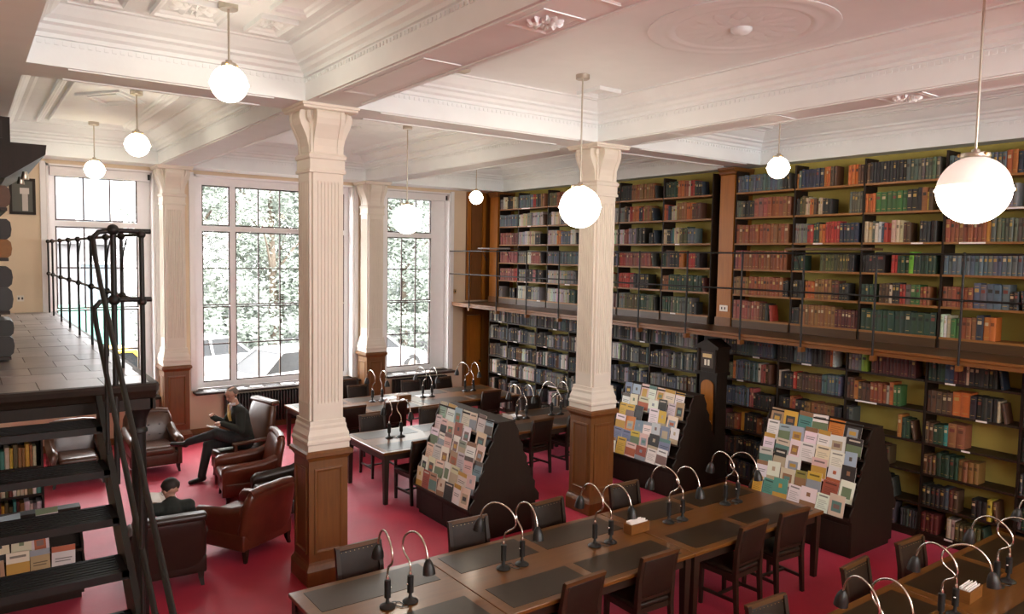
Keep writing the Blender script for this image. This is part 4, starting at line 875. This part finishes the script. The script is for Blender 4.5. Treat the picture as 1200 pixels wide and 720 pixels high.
# ================================================================== armchairs
def armchair(leather, w, d, hb, ha, style, label, x, y, rz):
    r = thing('armchair', label, 'armchair', (x, y, 0), rz, 'leather armchairs')      # faces -y
    hw, hd = w/2, d/2; aw = .13 if style != 'open' else .06
    MB().rbox(-hw+.02, hw-.02, -hd+.04, hd-.06, .13, .33, .03, 3).build('seat_base', leather, r, smooth=40)
    # cushion with a crowned top
    m = MB(); m.rbox(-hw+aw, hw-aw, -hd, hd-.2, .30, .44, .055, 4); m.build('seat_cushion', leather, r, smooth=50)
    # back: lofted slab, leaning, with rolled top
    R = []; n = 18
    for t, off, th, wd in ((0, 0, .14, hw-.03), (.35, .03, .16, hw-.02), (.7, .075, .15, hw-.025), (.9, .105, .15, hw-.04), (1, .12, .11, hw-.07)):
        z = .16+t*(hb-.16-.05)
        ring = []
        for j in range(n):
            a = 2*PI*j/n; ca, sa = math.cos(a), math.sin(a)
            ring.append((wd*math.copysign(abs(ca)**.35, ca), hd-.14+off+th/2*math.copysign(abs(sa)**.6, sa), z))
        R.append(ring)
    top = [(p[0]*.93, hd-.14+.125+(p[1]-(hd-.14+.12))*.5, hb) for p in R[-1]]; R.append(top)
    bk = MB().rings(R).build('backrest', leather, r, smooth=60)
    if style not in ('flat', 'open'): MB().tube([(-hw+.09, hd-.03, hb-.05), (-hw*.4, hd-.015, hb-.03), (hw*.4, hd-.015, hb-.03), (hw-.09, hd-.03, hb-.05)], .055, 12).build('top_roll', leather, bk, smooth=60)
    else: MB().rbox(-hw+.03, hw-.03, hd-.08, hd+.07, hb-.07, hb+.01, .035, 4).build('top_roll', leather, bk, smooth=60)
    if style == 'buttoned':
        b = MB()
        for i in range(3):
            for j in range(2): b.sphere((-.16+.16*i, hd-.185+.04*j, .52+.15*j), .012, 8, 5)
        b.build('buttons', 'black_leather', bk, smooth=60)
    for s in (-1, 1):
        if style == 'open':
            m = MB(); m.rbox(s*(hw-.04)-.035, s*(hw-.04)+.035, -hd+.05, hd-.1, ha-.05, ha, .02, 3); m.box(s*(hw-.04)-.02, s*(hw-.04)+.02, -hd+.07, -hd+.12, .3, ha-.04); m.build('arm', leather, r, smooth=40)
        else:
            # scroll arm: side wall + rolled top that sweeps down toward the front
            R = []; xo = s*(hw-aw/2)
            for y, zt, q in ((-hd+.01, ha-.07, .8), (-hd+.06, ha-.03, 1), (-hd*.3, ha-.015, 1), (hd*.35, ha+.01, 1), (hd-.1, ha+.07, .95)):
                ring = [(xo+k*aw/2*q, y, zz) for k, zz in ((-.55, .14), (.55, .14), (.6, zt-.12), (1.05, zt-.06), (.85, zt-.01), (0, zt+.02), (-.85, zt-.01), (-1.05, zt-.06), (-.6, zt-.12))]
                R.append(ring)
            MB().rings(R).build('arm', leather, r, smooth=55)
    for sx in (-1, 1):
        for sy in (-1, 1):
            xx, yy = sx*(hw-.08), sy*(hd-.09)
            MB().rings([[(xx+a*q+sx*o, yy+b*q+sy*o, z) for a, b in ((-1, -1), (1, -1), (1, 1), (-1, 1))] for q, z, o in ((.016, 0, .015), (.024, .08, 0), (.03, .15, 0))]).build('leg', 'chair_wood', r)
    return r
armchair('brown_leather', .80, .80, .90, .60, 'buttoned', 'buttoned brown leather armchair with its back to the window wall column', 2.36, 12.92, 0)
armchair('brown_leather', .78, .80, .86, .58, 'roll', 'brown leather armchair seen through the open stair treads', 1.30, 12.90, 0)
armchair('brown_leather', .74, .78, 1.16, .62, 'open', 'high-backed dark armchair in which the man in a sweater sits', 3.47, 11.86, math.radians(-78))
armchair('oxblood_leather', .80, .84, .92, .58, 'roll', 'oxblood leather club chair facing the seated man', 3.22, 10.72, math.radians(-97))
armchair('black_leather', .76, .80, .84, .56, 'roll', 'dark leather club chair half hidden behind the oak pedestal', 3.42, 9.66, math.radians(-90))
armchair('oxblood_leather', .84, .84, .83, .58, 'roll', 'oxblood leather club chair turned toward the windows beside the reader', 2.62, 8.86, math.radians(-151))
armchair('black_leather', .76, .80, .80, .56, 'flat', 'black leather armchair with flat tall back holding the dark-haired reader', 1.66, 8.44, math.radians(175))
# ================================================================== people
def figure(name, label, loc, prims, ms, voxel=.009):
    """prims: (p, q, r0, r1, material) tapered capsules; welded into one continuous skin"""
    b = MB()
    for p, q, r0, r1, k in prims:
        p, q = Vector(p), Vector(q); d = q-p; L = d.length
        n = max(2, int(L/(.5*min(r0, r1)))+1)
        for i in range(n+1):
            t = i/n; b.sphere(tuple(p+d*t), r0+(r1-r0)*t, 12, 8)
    o = b.build(name, 'skin'); md = o.modifiers.new('r', 'REMESH'); md.mode = 'VOXEL'; md.voxel_size = voxel; sm = o.modifiers.new('s', 'SMOOTH'); sm.iterations = 5; sm.factor = .5
    dg = bpy.context.evaluated_depsgraph_get(); me = bpy.data.meshes.new_from_object(o.evaluated_get(dg)); old = o.data; o.modifiers.clear(); o.data = me; bpy.data.meshes.remove(old)
    me.materials.clear()
    for q in ms: me.materials.append(MATS[q])
    n = len(me.polygons); cen = np.empty(n*3); me.polygons.foreach_get('center', cen); cen = cen.reshape(-1, 3); best = np.full(n, 1e9); idx = np.zeros(n, int)
    for p, q, r0, r1, k in prims:
        P, D = np.array(p), np.array(q)-np.array(p); L2 = max(1e-9, D@D); t = np.clip(((cen-P)@D)/L2, 0, 1)
        ds = np.linalg.norm(cen-P-t[:, None]*D, axis=1)-(r0+(r1-r0)*t)
        s = ds < best; best[s] = ds[s]; idx[s] = k
    me.polygons.foreach_set('material_index', idx); me.polygons.foreach_set('use_smooth', [True]*n); me.update()
    o.location = loc; tag(o, label, 'person'); return o
def hand(prims, wrist, dirv, palmn, curl, r=.0085, k=0):
    """palm, four bent fingers of unequal length and a thumb from the side of the palm"""
    w = Vector(wrist); d = Vector(dirv).normalized(); n = Vector(palmn); n = (n-d*n.dot(d)).normalized(); s = d.cross(n)
    for o in (-.026, -.009, .009, .026): prims.append((tuple(w+s*o*.6), tuple(w+d*.075+s*o), .013, .011, k))
    for o, L in ((-.028, .060), (-.010, .074), (.009, .078), (.027, .068)):
        p = w+d*.075+s*o; a = d
        for j, f in enumerate((.45, .32, .26)):
            ang = curl*(j+1)*.6; a2 = d*math.cos(ang)+n*math.sin(ang); q = p+a2*L*f; prims.append((tuple(p), tuple(q), r-.0006*j, r-.0006*(j+1), k)); p = q
    p = w+d*.02+s*.028; q = p+(d*.6+s*.6+n*.35).normalized()*.04; prims.append((tuple(p), tuple(q), .012, .010, k)); q2 = q+(d*.85+n*.5).normalized()*.035; prims.append((tuple(q), tuple(q2), .010, .008, k))
def head(prims, c, fwd, upv, k=0):
    c = Vector(c); f = Vector(fwd).normalized(); u = Vector(upv); u = (u-f*u.dot(f)).normalized(); s = f.cross(u)
    P = lambda a, b, g: tuple(c+f*a+s*b+u*g)
    prims += [(P(-.03, 0, .035), P(.03, 0, .035), .078, .074, k), (P(.03, 0, -.01), P(.045, 0, -.05), .062, .045, k), (P(.055, -.018, -.083), P(.055, .018, -.083), .028, .028, k),
              (P(.092, 0, .018), P(.112, 0, -.022), .009, .014, k), (P(.07, -.035, .02), P(.07, .035, .02), .022, .022, k),
              (P(-.005, .076, .012), P(-.01, .078, -.022), .012, .009, k), (P(-.005, -.076, .012), P(-.01, -.078, -.022), .012, .009, k), (P(.088, -.02, -.055), P(.088, .02, -.055), .010, .010, k)]
    return P, Matrix(((f.x, s.x, u.x), (f.y, s.y, u.y), (f.z, s.z, u.z)))
def hair(o, P, mtl, bald):
    m = MB(); n = 22; rows = 9; rg = random.Random(4); R = []
    for i in range(rows+1):
        a = PI*.5*(1-i/rows*1.28); ring = []
        for j in range(n):
            b = 2*PI*j/n; front = math.cos(b); lim = a
            if front > .35: lim = max(a, .42*PI*(front-.2) if not bald else .5)
            if bald and math.sin(lim) > .75: lim = min(lim, 1.0)
            rr = (.088 if bald else .101)+rg.uniform(0, .005)
            if not bald and front < .1: lim = a-.6*(.1-front)*(i/rows)
            if not bald and lim < .2: rr *= 1-.22*(.2-lim)
            ring.append(P(-.012+1.08*rr*math.cos(lim)*front, rr*.94*math.cos(lim)*math.sin(b), .04+rr*math.sin(lim)))
        R.append(ring)
    if bald: R = R[3:]
    m.rings(R, caps=not bald); m.build('hair', mtl, o, smooth=70)
def face(o, P):
    for s in (-1, 1):
        e = MB(); e.sphere(P(.080, s*.030, .012), .011, 8, 6); e.build('eye', 'plain_paper', o, smooth=60)
        e = MB(); e.sphere(P(.0895, s*.030, .011), .005, 6, 5); e.build('pupil', 'black_metal', o, smooth=60)
        e = MB(); e.tube([P(.090, s*.015, .033), P(.092, s*.03, .037), P(.085, s*.046, .032)], .0045, 5); e.build('eyebrow', 'dark_hair', o, smooth=60)
    MB().tube([P(.094, -.02, -.056), P(.098, 0, -.057), P(.094, .02, -.056)], .0035, 5).build('mouth', 'maroon_lip', o, smooth=60)
mat('maroon_lip', (.30, .09, .07), .5)
# man in sweater and tie, one leg crossed over the other  (origin: floor under the seat)
O = Vector((3.33, 11.80, 0)); A = lambda x, y, z: (x-O.x, y-O.y, z)
pr = []; S, SW, TR, SH = 0, 1, 2, 3
hipL, hipR = A(3.47, 11.76, .56), A(3.49, 11.94, .56)
pr += [(A(3.48, 11.85, .56), A(3.45, 11.84, .72), .175, .168, SW), (A(3.45, 11.76, .72), A(3.40, 11.73, .97), .135, .140, SW), (A(3.45, 11.92, .72), A(3.41, 11.89, .97), .135, .140, SW), (hipL, hipR, .125, .125, TR)]
shL, shR = A(3.375, 11.635, 1.06), A(3.405, 11.995, 1.06)
pr += [(shL, shR, .088, .088, SW), (A(3.40, 11.81, 1.02), A(3.36, 11.80, 1.12), .11, .062, SW), (A(3.36, 11.80, 1.12), A(3.33, 11.79, 1.20), .055, .055, S)]
elL, elR = A(3.34, 11.50, .80), A(3.26, 12.07, .80); wrL, wrR = A(3.11, 11.63, .90), A(3.04, 11.92, .96)
pr += [(shL, elL, .082, .064, SW), (elL, wrL, .062, .044, SW), (shR, elR, .082, .064, SW), (elR, wrR, .062, .044, SW)]
knR, ftR = A(2.96, 11.87, .55), A(2.84, 11.80, .10)
knL, anL = A(3.02, 11.66, .755), A(2.66, 11.80, .645)
pr += [(hipR, knR, .11, .084, TR), (knR, ftR, .078, .062, TR), (hipL, knL, .11, .086, TR), (knL, anL, .078, .056, TR)]
pr += [(ftR, A(2.86, 11.80, .06), .05, .052, SH), (A(2.85, 11.80, .045), A(2.66, 11.74, .036), .042, .034, SH), (anL, A(2.62, 11.81, .62), .046, .046, SH), (A(2.62, 11.81, .605), A(2.44, 11.86, .625), .044, .034, SH)]
hand(pr, wrL, (-.5, .35, .15), (-.3, .4, -.6), .9); hand(pr, wrR, (-.3, -.35, .4), (.2, -.5, -.6), 1.1)
hP, hM = head(pr, A(3.295, 11.775, 1.305), (-.86, -.35, -.32), (0, 0, 1))
man = figure('person', 'seated person in dark sweater and mustard tie with crossed legs', O, pr, ['skin', 'sweater', 'trousers', 'shoe'], .008)
hair(man, hP, 'grey_hair', True); face(man, hP)
m = MB()
for s in (-1, 1):
    m.tube([hP(.098, s*(.032+.02*math.cos(t)), .008+.016*math.sin(t)) for t in [2*PI*i/12 for i in range(13)]], .0022, 4); m.tube([hP(.096, s*.053, .012), hP(.04, s*.082, .014), hP(0, s*.086, .012)], .002, 4)
m.tube([hP(.1, -.012, .012), hP(.1, .012, .012)], .002, 4); m.build('glasses', 'black_metal', man)
m = MB(); c = [A(3.235, 11.70, 1.135), A(3.25, 11.78, 1.02), A(3.255, 11.86, 1.14)]
m.add([A(3.262, 11.66, 1.15), A(3.235, 11.765, 1.00), A(3.24, 11.765, 1.15)], [(0, 1, 2)]); m.add([A(3.275, 11.90, 1.15), A(3.235, 11.765, 1.00), A(3.24, 11.765, 1.15)], [(0, 2, 1)])
m.tube([A(3.33, 11.735, 1.165), A(3.275, 11.745, 1.16), A(3.265, 11.785, 1.155), A(3.285, 11.835, 1.16), A(3.35, 11.855, 1.17)], .02, 8); m.build('shirt_collar', 'shirt', man, smooth=50)
m = MB(); m.rings([[A(x-.012, y-w, z), A(x-.012, y+w, z), A(x+.03, y+w, z), A(x+.03, y-w, z)] for x, y, z, w in ((3.245, 11.775, 1.16, .016), (3.235, 11.77, 1.13, .012), (3.232, 11.768, 1.0, .03), (3.255, 11.768, .90, .026))]); m.build('tie', 'tie', man)
fp = thing('folded_paper', 'folded white paper lying on the lap of the seated person with tie', 'paper', (3.0, 11.78, .84)); m = MB(); m.cur = (.75, .73, .72); m.obox(Matrix.Rotation(.25, 4, 'Y') @ Matrix.Rotation(.4, 4, 'Z'), .16, .11, .008); m.build('sheet', 'paper', fp)
# dark-haired reader, seen from behind
O2 = Vector((1.70, 8.55, 0)); A2 = lambda x, y, z: (x-O2.x, y-O2.y, z); pr = []
pr += [(A2(1.70, 8.52, .50), A2(1.71, 8.50, .58), .14, .135, 1), (A2(1.71, 8.50, .56), A2(1.74, 8.54, .72), .14, .13, 1), (A2(1.61, 8.55, .50), A2(1.80, 8.55, .50), .11, .11, 2)]
s1, s2 = A2(1.56, 8.53, .745), A2(1.91, 8.51, .745); pr += [(s1, s2, .07, .07, 1), (A2(1.74, 8.54, .74), A2(1.75, 8.57, .80), .085, .055, 1), (A2(1.75, 8.57, .79), A2(1.755, 8.60, .82), .05, .05, 0)]
e1, e2 = A2(1.45, 8.70, .58), A2(2.0, 8.72, .58); w1, w2 = A2(1.58, 8.93, .62), A2(1.86, 8.93, .62)
pr += [(s1, e1, .06, .048, 1), (e1, w1, .046, .033, 1), (s2, e2, .06, .048, 1), (e2, w2, .046, .033, 1)]
for sx in (1.60, 1.82):
    k_, f_ = A2(sx-.03, 9.02, .50), A2(sx-.02, 9.12, .10); pr += [(A2(sx, 8.55, .50), k_, .095, .07, 2), (k_, f_, .064, .045, 2), (f_, A2(sx-.02, 9.1, .06), .048, .05, 3), (A2(sx-.02, 9.1, .044), A2(sx-.02, 9.28, .036), .042, .034, 3)]
hand(pr, w1, (.3, .5, .3), (.8, .1, -.2), .7); hand(pr, w2, (-.3, .5, .3), (-.8, .1, -.2), .7)
hP2, _ = head(pr, A2(1.755, 8.63, .895), (-.35, .80, -.5), (0, .25, 1))
rd = figure('person', 'dark-haired person reading in the black armchair, seen from behind', O2, pr, ['skin', 'sweater', 'trousers', 'shoe'], .009)
hair(rd, hP2, 'dark_hair', False); face(rd, hP2)
m = MB(); 
for s in (-1, 1): m.tube([hP2(.098, s*(.032+.02*math.cos(t)), .008+.016*math.sin(t)) for t in [2*PI*i/12 for i in range(13)]], .0022, 4); m.tube([hP2(.096, s*.053, .012), hP2(.04, s*.082, .014), hP2(0, s*.086, .012)], .002, 4)
m.build('glasses', 'black_metal', rd)
bk = thing('open_booklet', 'open white booklet held by the dark-haired reader', 'booklet', (1.72, 9.0, .69)); m = MB()
for s in (-1, 1): m.rings([[(0, -.1, 0), (0, .1, .06), (0, .1, .066), (0, -.1, .006)], [(s*.15, -.1, .03), (s*.15, .1, .09), (s*.15, .1, .096), (s*.15, -.1, .036)]])
m.build('pages', 'plain_paper', bk)
# ================================================================== papers on the window sill
prg = random.Random(8)
for i, (x, a) in enumerate(((3.75, .5), (3.98, -.2), (4.30, .25), (4.62, -.1), (4.95, .4), (5.25, -.25), (5.55, .3))):
    w_, d_ = prg.uniform(.2, .27), prg.uniform(.15, .19); t_ = prg.choice((.006, .014, .02)); o = thing('magazine', '%s of the pale magazines lying on the widest window sill, counted from the wall column' % ORD[i], 'magazine', (x, YB-.12, .8455), a*.6, 'magazines on the window sill')
    m = MB(); m.cur = (.80, .78, .78); m.box(-w_/2, w_/2, -d_/2, d_/2, 0, t_); m.build('pages', 'paper', o); m = MB(); m.cur = ((.75, .72, .7), (.03, .03, .035), (.6, .6, .65))[i % 3]; m.box(-w_/2, w_/2, -d_/2-.002, d_/2, t_, t_+.002); m.build('cover', 'paper', o)
for i, x in enumerate((7.75, 8.1, 8.5)):
    o = thing('magazine', '%s pale magazine on the sill beside the corner oak door' % ORD[i], 'magazine', (x, YB-.12, .8455), .1*i, 'magazines on the corner sill'); m = MB(); m.cur = (.78, .75, .74); m.box(-.12, .12, -.085, .085, 0, .012); m.build('pages', 'paper', o); m = MB(); m.cur = (.7, .66, .62); m.box(-.12, .12, -.085, .085, .012, .0135); m.build('cover', 'paper', o)
# paper on the chair back table behind the column, white sheets on tables
for i, (x, y, z, a, lb) in enumerate(((7.22, 12.62, .753, .05, 'white sheet of paper under the middle lamps of the farthest tables'), (6.55, 12.75, .753, .2, 'white sheet lying beside the index box of the farthest table'), (7.6, 10.2, .753, .1, 'white sheet of paper under lamps of the bookcase-side table'))):
    m = MB(); m.cur = (.82, .8, .8); m.box(-.15, .15, -.105, .105, 0, .003); o = m.build('paper_sheet', 'paper'); o.location = (x, y+.12, z); o.rotation_euler = (0, 0, a); tag(o, lb, 'paper')
# low bookcase with books beneath the gallery
lb = thing('low_bookcase', 'low dark bookcase of upright books beneath the stair gallery', 'bookcase', (.25, 11.2, 0))
for z in (.05, .40, .76): MB().box(-.48, .48, -.15, .14, z-.025, z).build('shelf', 'dark_wood', lb)
for s in (-1, 1): MB().box(s*.49-.012, s*.49+.012, -.15, .14, 0, 1.13).build('upright', 'dark_wood', lb)
MB().box(-.48, .48, .14, .155, 0, 1.13).build('back_board', 'dark_wood', lb); MB().box(-.50, .50, -.16, .155, 1.13, 1.155).build('top', 'dark_wood', lb)
qr = random.Random(9)
for zi, z in enumerate((.0505, .4005, .7605)):
    x = -.46; k = 0
    while x < .42:
        t = qr.uniform(.03, .055); h = qr.uniform(.22, .29); ck_ = qr.choice(['cream', 'cream', 'white', 'tan', 'teal', 'olive', 'maroon', 'grey', 'yellow']); m = MB(); m.cur = tuple(v*qr.uniform(.85, 1.1) for v in C[ck_])
        m.prism([(-t/2, -.09), (-t*.3, -.1), (t*.3, -.1), (t/2, -.09), (t/2, .08), (-t/2, .08)], 2, 0, h); o = m.build('book', 'book'); o.location = (.25+x+t/2, 11.2-.03, z)
        tag(o, '%s book, %s from the wall, %s shelf of low bookcase under gallery' % (CN[ck_], ORD[k], ('bottom', 'middle', 'top')[zi]), 'book', 'books in the low bookcase'); k += 1; x += t+.002
# ================================================================== outside the windows
ZG = -.45
MB().box(-60, 60, 15.4, 90, ZG-.3, ZG).build('street', 'asphalt'); tag(bpy.data.objects['street'], 'pale asphalt street and parking outside the windows', 'street', None, 'structure')
def car(x, y, rz, paint, label):
    r = thing('car', label, 'car', (x, y, ZG), rz)           # front toward +x
    n = 7; body = []
    for xx, zb, zt, hw in ((-2.05, .35, .70, .70), (-1.98, .25, .92, .80), (-1.2, .22, .95, .86), (.6, .22, .93, .86), (1.5, .22, .84, .83), (1.95, .28, .70, .74), (2.05, .35, .58, .66)):
        body.append([(xx, -hw*.9, zb), (xx, hw*.9, zb), (xx, hw, (zb+zt)/2), (xx, hw*.93, zt), (xx, -hw*.93, zt), (xx, -hw, (zb+zt)/2)])
    MB().rings(body).build('body', paint, r, smooth=40)
    cab = [[(-1.95, -.75, .9), (.95, -.75, .9), (.95, .75, .9), (-1.95, .75, .9)], [(-1.45, -.60, 1.42), (.25, -.60, 1.42), (.25, .60, 1.42), (-1.45, .60, 1.42)]]
    MB().rings(cab).build('cabin_glass', 'car_glass', r)
    MB().rings([[(x_, y_, z_) for x_, y_ in ((a, -b), (c_x, -b), (c_x, b), (a, b))] for a, c_x, b, z_ in ((-1.5, .3, .63, 1.40), (-1.48, .26, .62, 1.45), (-1.35, .1, .5, 1.48))]).build('roof', paint, r, smooth=40)
    for s in (-1, 1):
        m = MB(); m.bar((.93, s*.745, .9), (.26, s*.60, 1.43), .06); m.bar((-1.93, s*.745, .9), (-1.46, s*.60, 1.43), .09); m.bar((-.4, s*.755, .9), (-.42, s*.61, 1.43), .06); m.build('pillar', paint, r)
        for xx in (-1.3, 1.3):
            t = MB(); t.lathe([(.31, -.1), (.33, -.08), (.33, .08), (.31, .1)], 18); o = t.build('wheel', 'tyre', r, smooth=40); o.location = (xx, s*.74, .33); o.rotation_euler = (PI/2, 0, 0)
            h_ = MB().lathe([(.18, -.105), (.18, .105)], 12).build('hub', 'nickel', o)
        MB().rbox(-2.07, -1.93, s*.62-.1, s*.62+.1, .66, .84, .03, 2).build('tail_lamp', 'car_red', r); MB().rbox(1.85, 2.02, s*.55-.12, s*.55+.12, .58, .70, .03, 2).build('head_lamp', 'plain_paper', r)
    return r
car(6.6, 19.4, math.radians(-165), 'car_white', 'white parked car nearest outside the widest window')
car(5.9, 23.4, math.radians(20), 'car_white', 'white parked car with red tail lamp beyond the nearest one')
car(10.6, 22.6, math.radians(8), 'car_white', 'pale car parked before the hedge outside the windows')
car(1.9, 21.2, math.radians(185), 'yellow_paint', 'yellow vehicle in the street outside the gallery window')
gp = thing('site_hoarding', 'green hoarding panels in the street beside the yellow vehicle', 'fence', (2.3, 29, ZG))
for i in range(4): MB().box(-2+i*1.02, -1+i*1.02, -.03, .03, .1, 2.1).build('panel', 'green_paint', gp); MB().box(-2.02+i*1.02, -1.96+i*1.02, -.05, .05, 0, 2.2).build('post', 'nickel', gp)
def tree(x, y, h, cr, seed, label, low=1.8, n=13000):
    rg = random.Random(seed); r = thing('tree', label, 'tree', (x, y, ZG), 0, 'trees outside')
    m = MB(); m.tube([(0, 0, 0), (.05, .02, h*.3), (-.05, .05, h*.6), (0, 0, h*.85)], [.2, .16, .1, .03], 8)
    for k in range(7): a = rg.uniform(0, 6.3); z = h*rg.uniform(.3, .65); m.tube([(0, 0, z), (cr*.4*math.cos(a), cr*.4*math.sin(a), z+h*.12), (cr*.75*math.cos(a), cr*.75*math.sin(a), z+h*.2)], [.07, .04, .015], 5)
    m.build('trunk', 'bark', r, smooth=60)
    blobs = [(rg.uniform(-.6, .6)*cr, rg.uniform(-.5, .5)*cr, low+(k+.5)/22*(h-low), rg.uniform(.35, .55)*cr) for k in range(22)]
    m = MB()
    for _ in range(n):
        bx, by, bz, br = rg.choice(blobs); v = Vector((rg.gauss(0, 1), rg.gauss(0, 1), rg.gauss(0, 1))).normalized()*br*rg.uniform(.5, 1.05)**.5
        p = Vector((bx, by, bz))+v; a = Vector((rg.gauss(0, 1), rg.gauss(0, 1), rg.gauss(0, .6))).normalized(); b_ = a.orthogonal().normalized(); s = rg.uniform(.05, .13)
        g_ = rg.uniform(.8, 1.2); m.cur = (.20*g_, .235*g_, .20*g_); m.add([p-a*s, p+b_*s*.5, p+a*s, p-b_*s*.5], [(0, 1, 2, 3)])
    tag(m.build('foliage', 'leaf', r), kind='stuff')
TREES = [(6.6, 28.5, 8.5, 2.0), (9.4, 28.2, 9.0, 2.1), (12.2, 28.6, 9.5, 2.1), (15.0, 28.3, 9.0, 2.1), (17.8, 28.8, 9.5, 2.1), (8.0, 33.5, 10.5, 2.6), (11.6, 33.8, 11, 2.6), (15.2, 33.5, 10.5, 2.6), (18.8, 34, 11, 2.6)]
for i, (x, y, h, cr) in enumerate(TREES): tree(x, y, h, cr, 30+i, ('leafy tree in the row behind the hedge, %s from the stone building' % ORD[i]) if i < 5 else ('taller tree of the second row outside, %s from the stone building' % ORD[i-5]), .9)
def hedge(x0, x1, y, h):
    rg = random.Random(77); m = MB()
    for _ in range(4500):
        p = Vector((rg.uniform(x0, x1), y+rg.gauss(0, .35), ZG+h*rg.random()**.8)); a = Vector((rg.gauss(0, 1), rg.gauss(0, 1), rg.gauss(0, .6))).normalized(); b_ = a.orthogonal().normalized(); s = rg.uniform(.08, .15); g_ = rg.uniform(.7, 1.3)
        m.cur = (.14*g_, .165*g_, .14*g_); m.add([p-a*s, p+b_*s*.5, p+a*s, p-b_*s*.5], [(0, 1, 2, 3)])
    tag(m.build('hedge', 'leaf'), 'dense clipped hedge behind the parked cars', 'hedge', None, 'stuff')
hedge(5.0, 22, 25.9, 1.7)
def building(x0, x1, y, h, label, arch):
    r = thing('building', label, 'building', ((x0+x1)/2, y, ZG)); hw = (x1-x0)/2
    MB().box(-hw, hw, 0, 8, 0, h).build('wall', 'stone', r)
    for z in (4.2, 8.2): MB().box(-hw-.1, hw+.1, -.2, 0, z, z+.35).build('string_course', 'stone', r)
    n = int(2*hw/2.4)
    for z0, z1 in ((.9, 3.4), (5.1, 7.4), (9.1, 11.2)):
        if z1 > h: continue
        for i in range(n):
            x = -hw+(i+.5)*2*hw/n; f = MB(); f.box(x-.75, x-.62, -.12, 0, z0, z1); f.box(x+.62, x+.75, -.12, 0, z0, z1); f.box(x-.62, x+.62, -.12, 0, z0, z0+.12); f.box(x-.62, x+.62, -.12, 0, z1-.12, z1); f.box(x-.03, x+.03, -.1, 0, z0+.12, z1-.12)
            wdw = f.build('window', 'white_paint', r); MB().box(x-.62, x+.62, -.03, -.01, z0+.12, z1-.12).build('pane', 'far_glass', wdw)
building(-6, 6.2, 40, 14, 'pale stone building across the street opposite the gallery window', True)
building(20, 40, 46, 11, 'pale stone building beyond the trees', False)
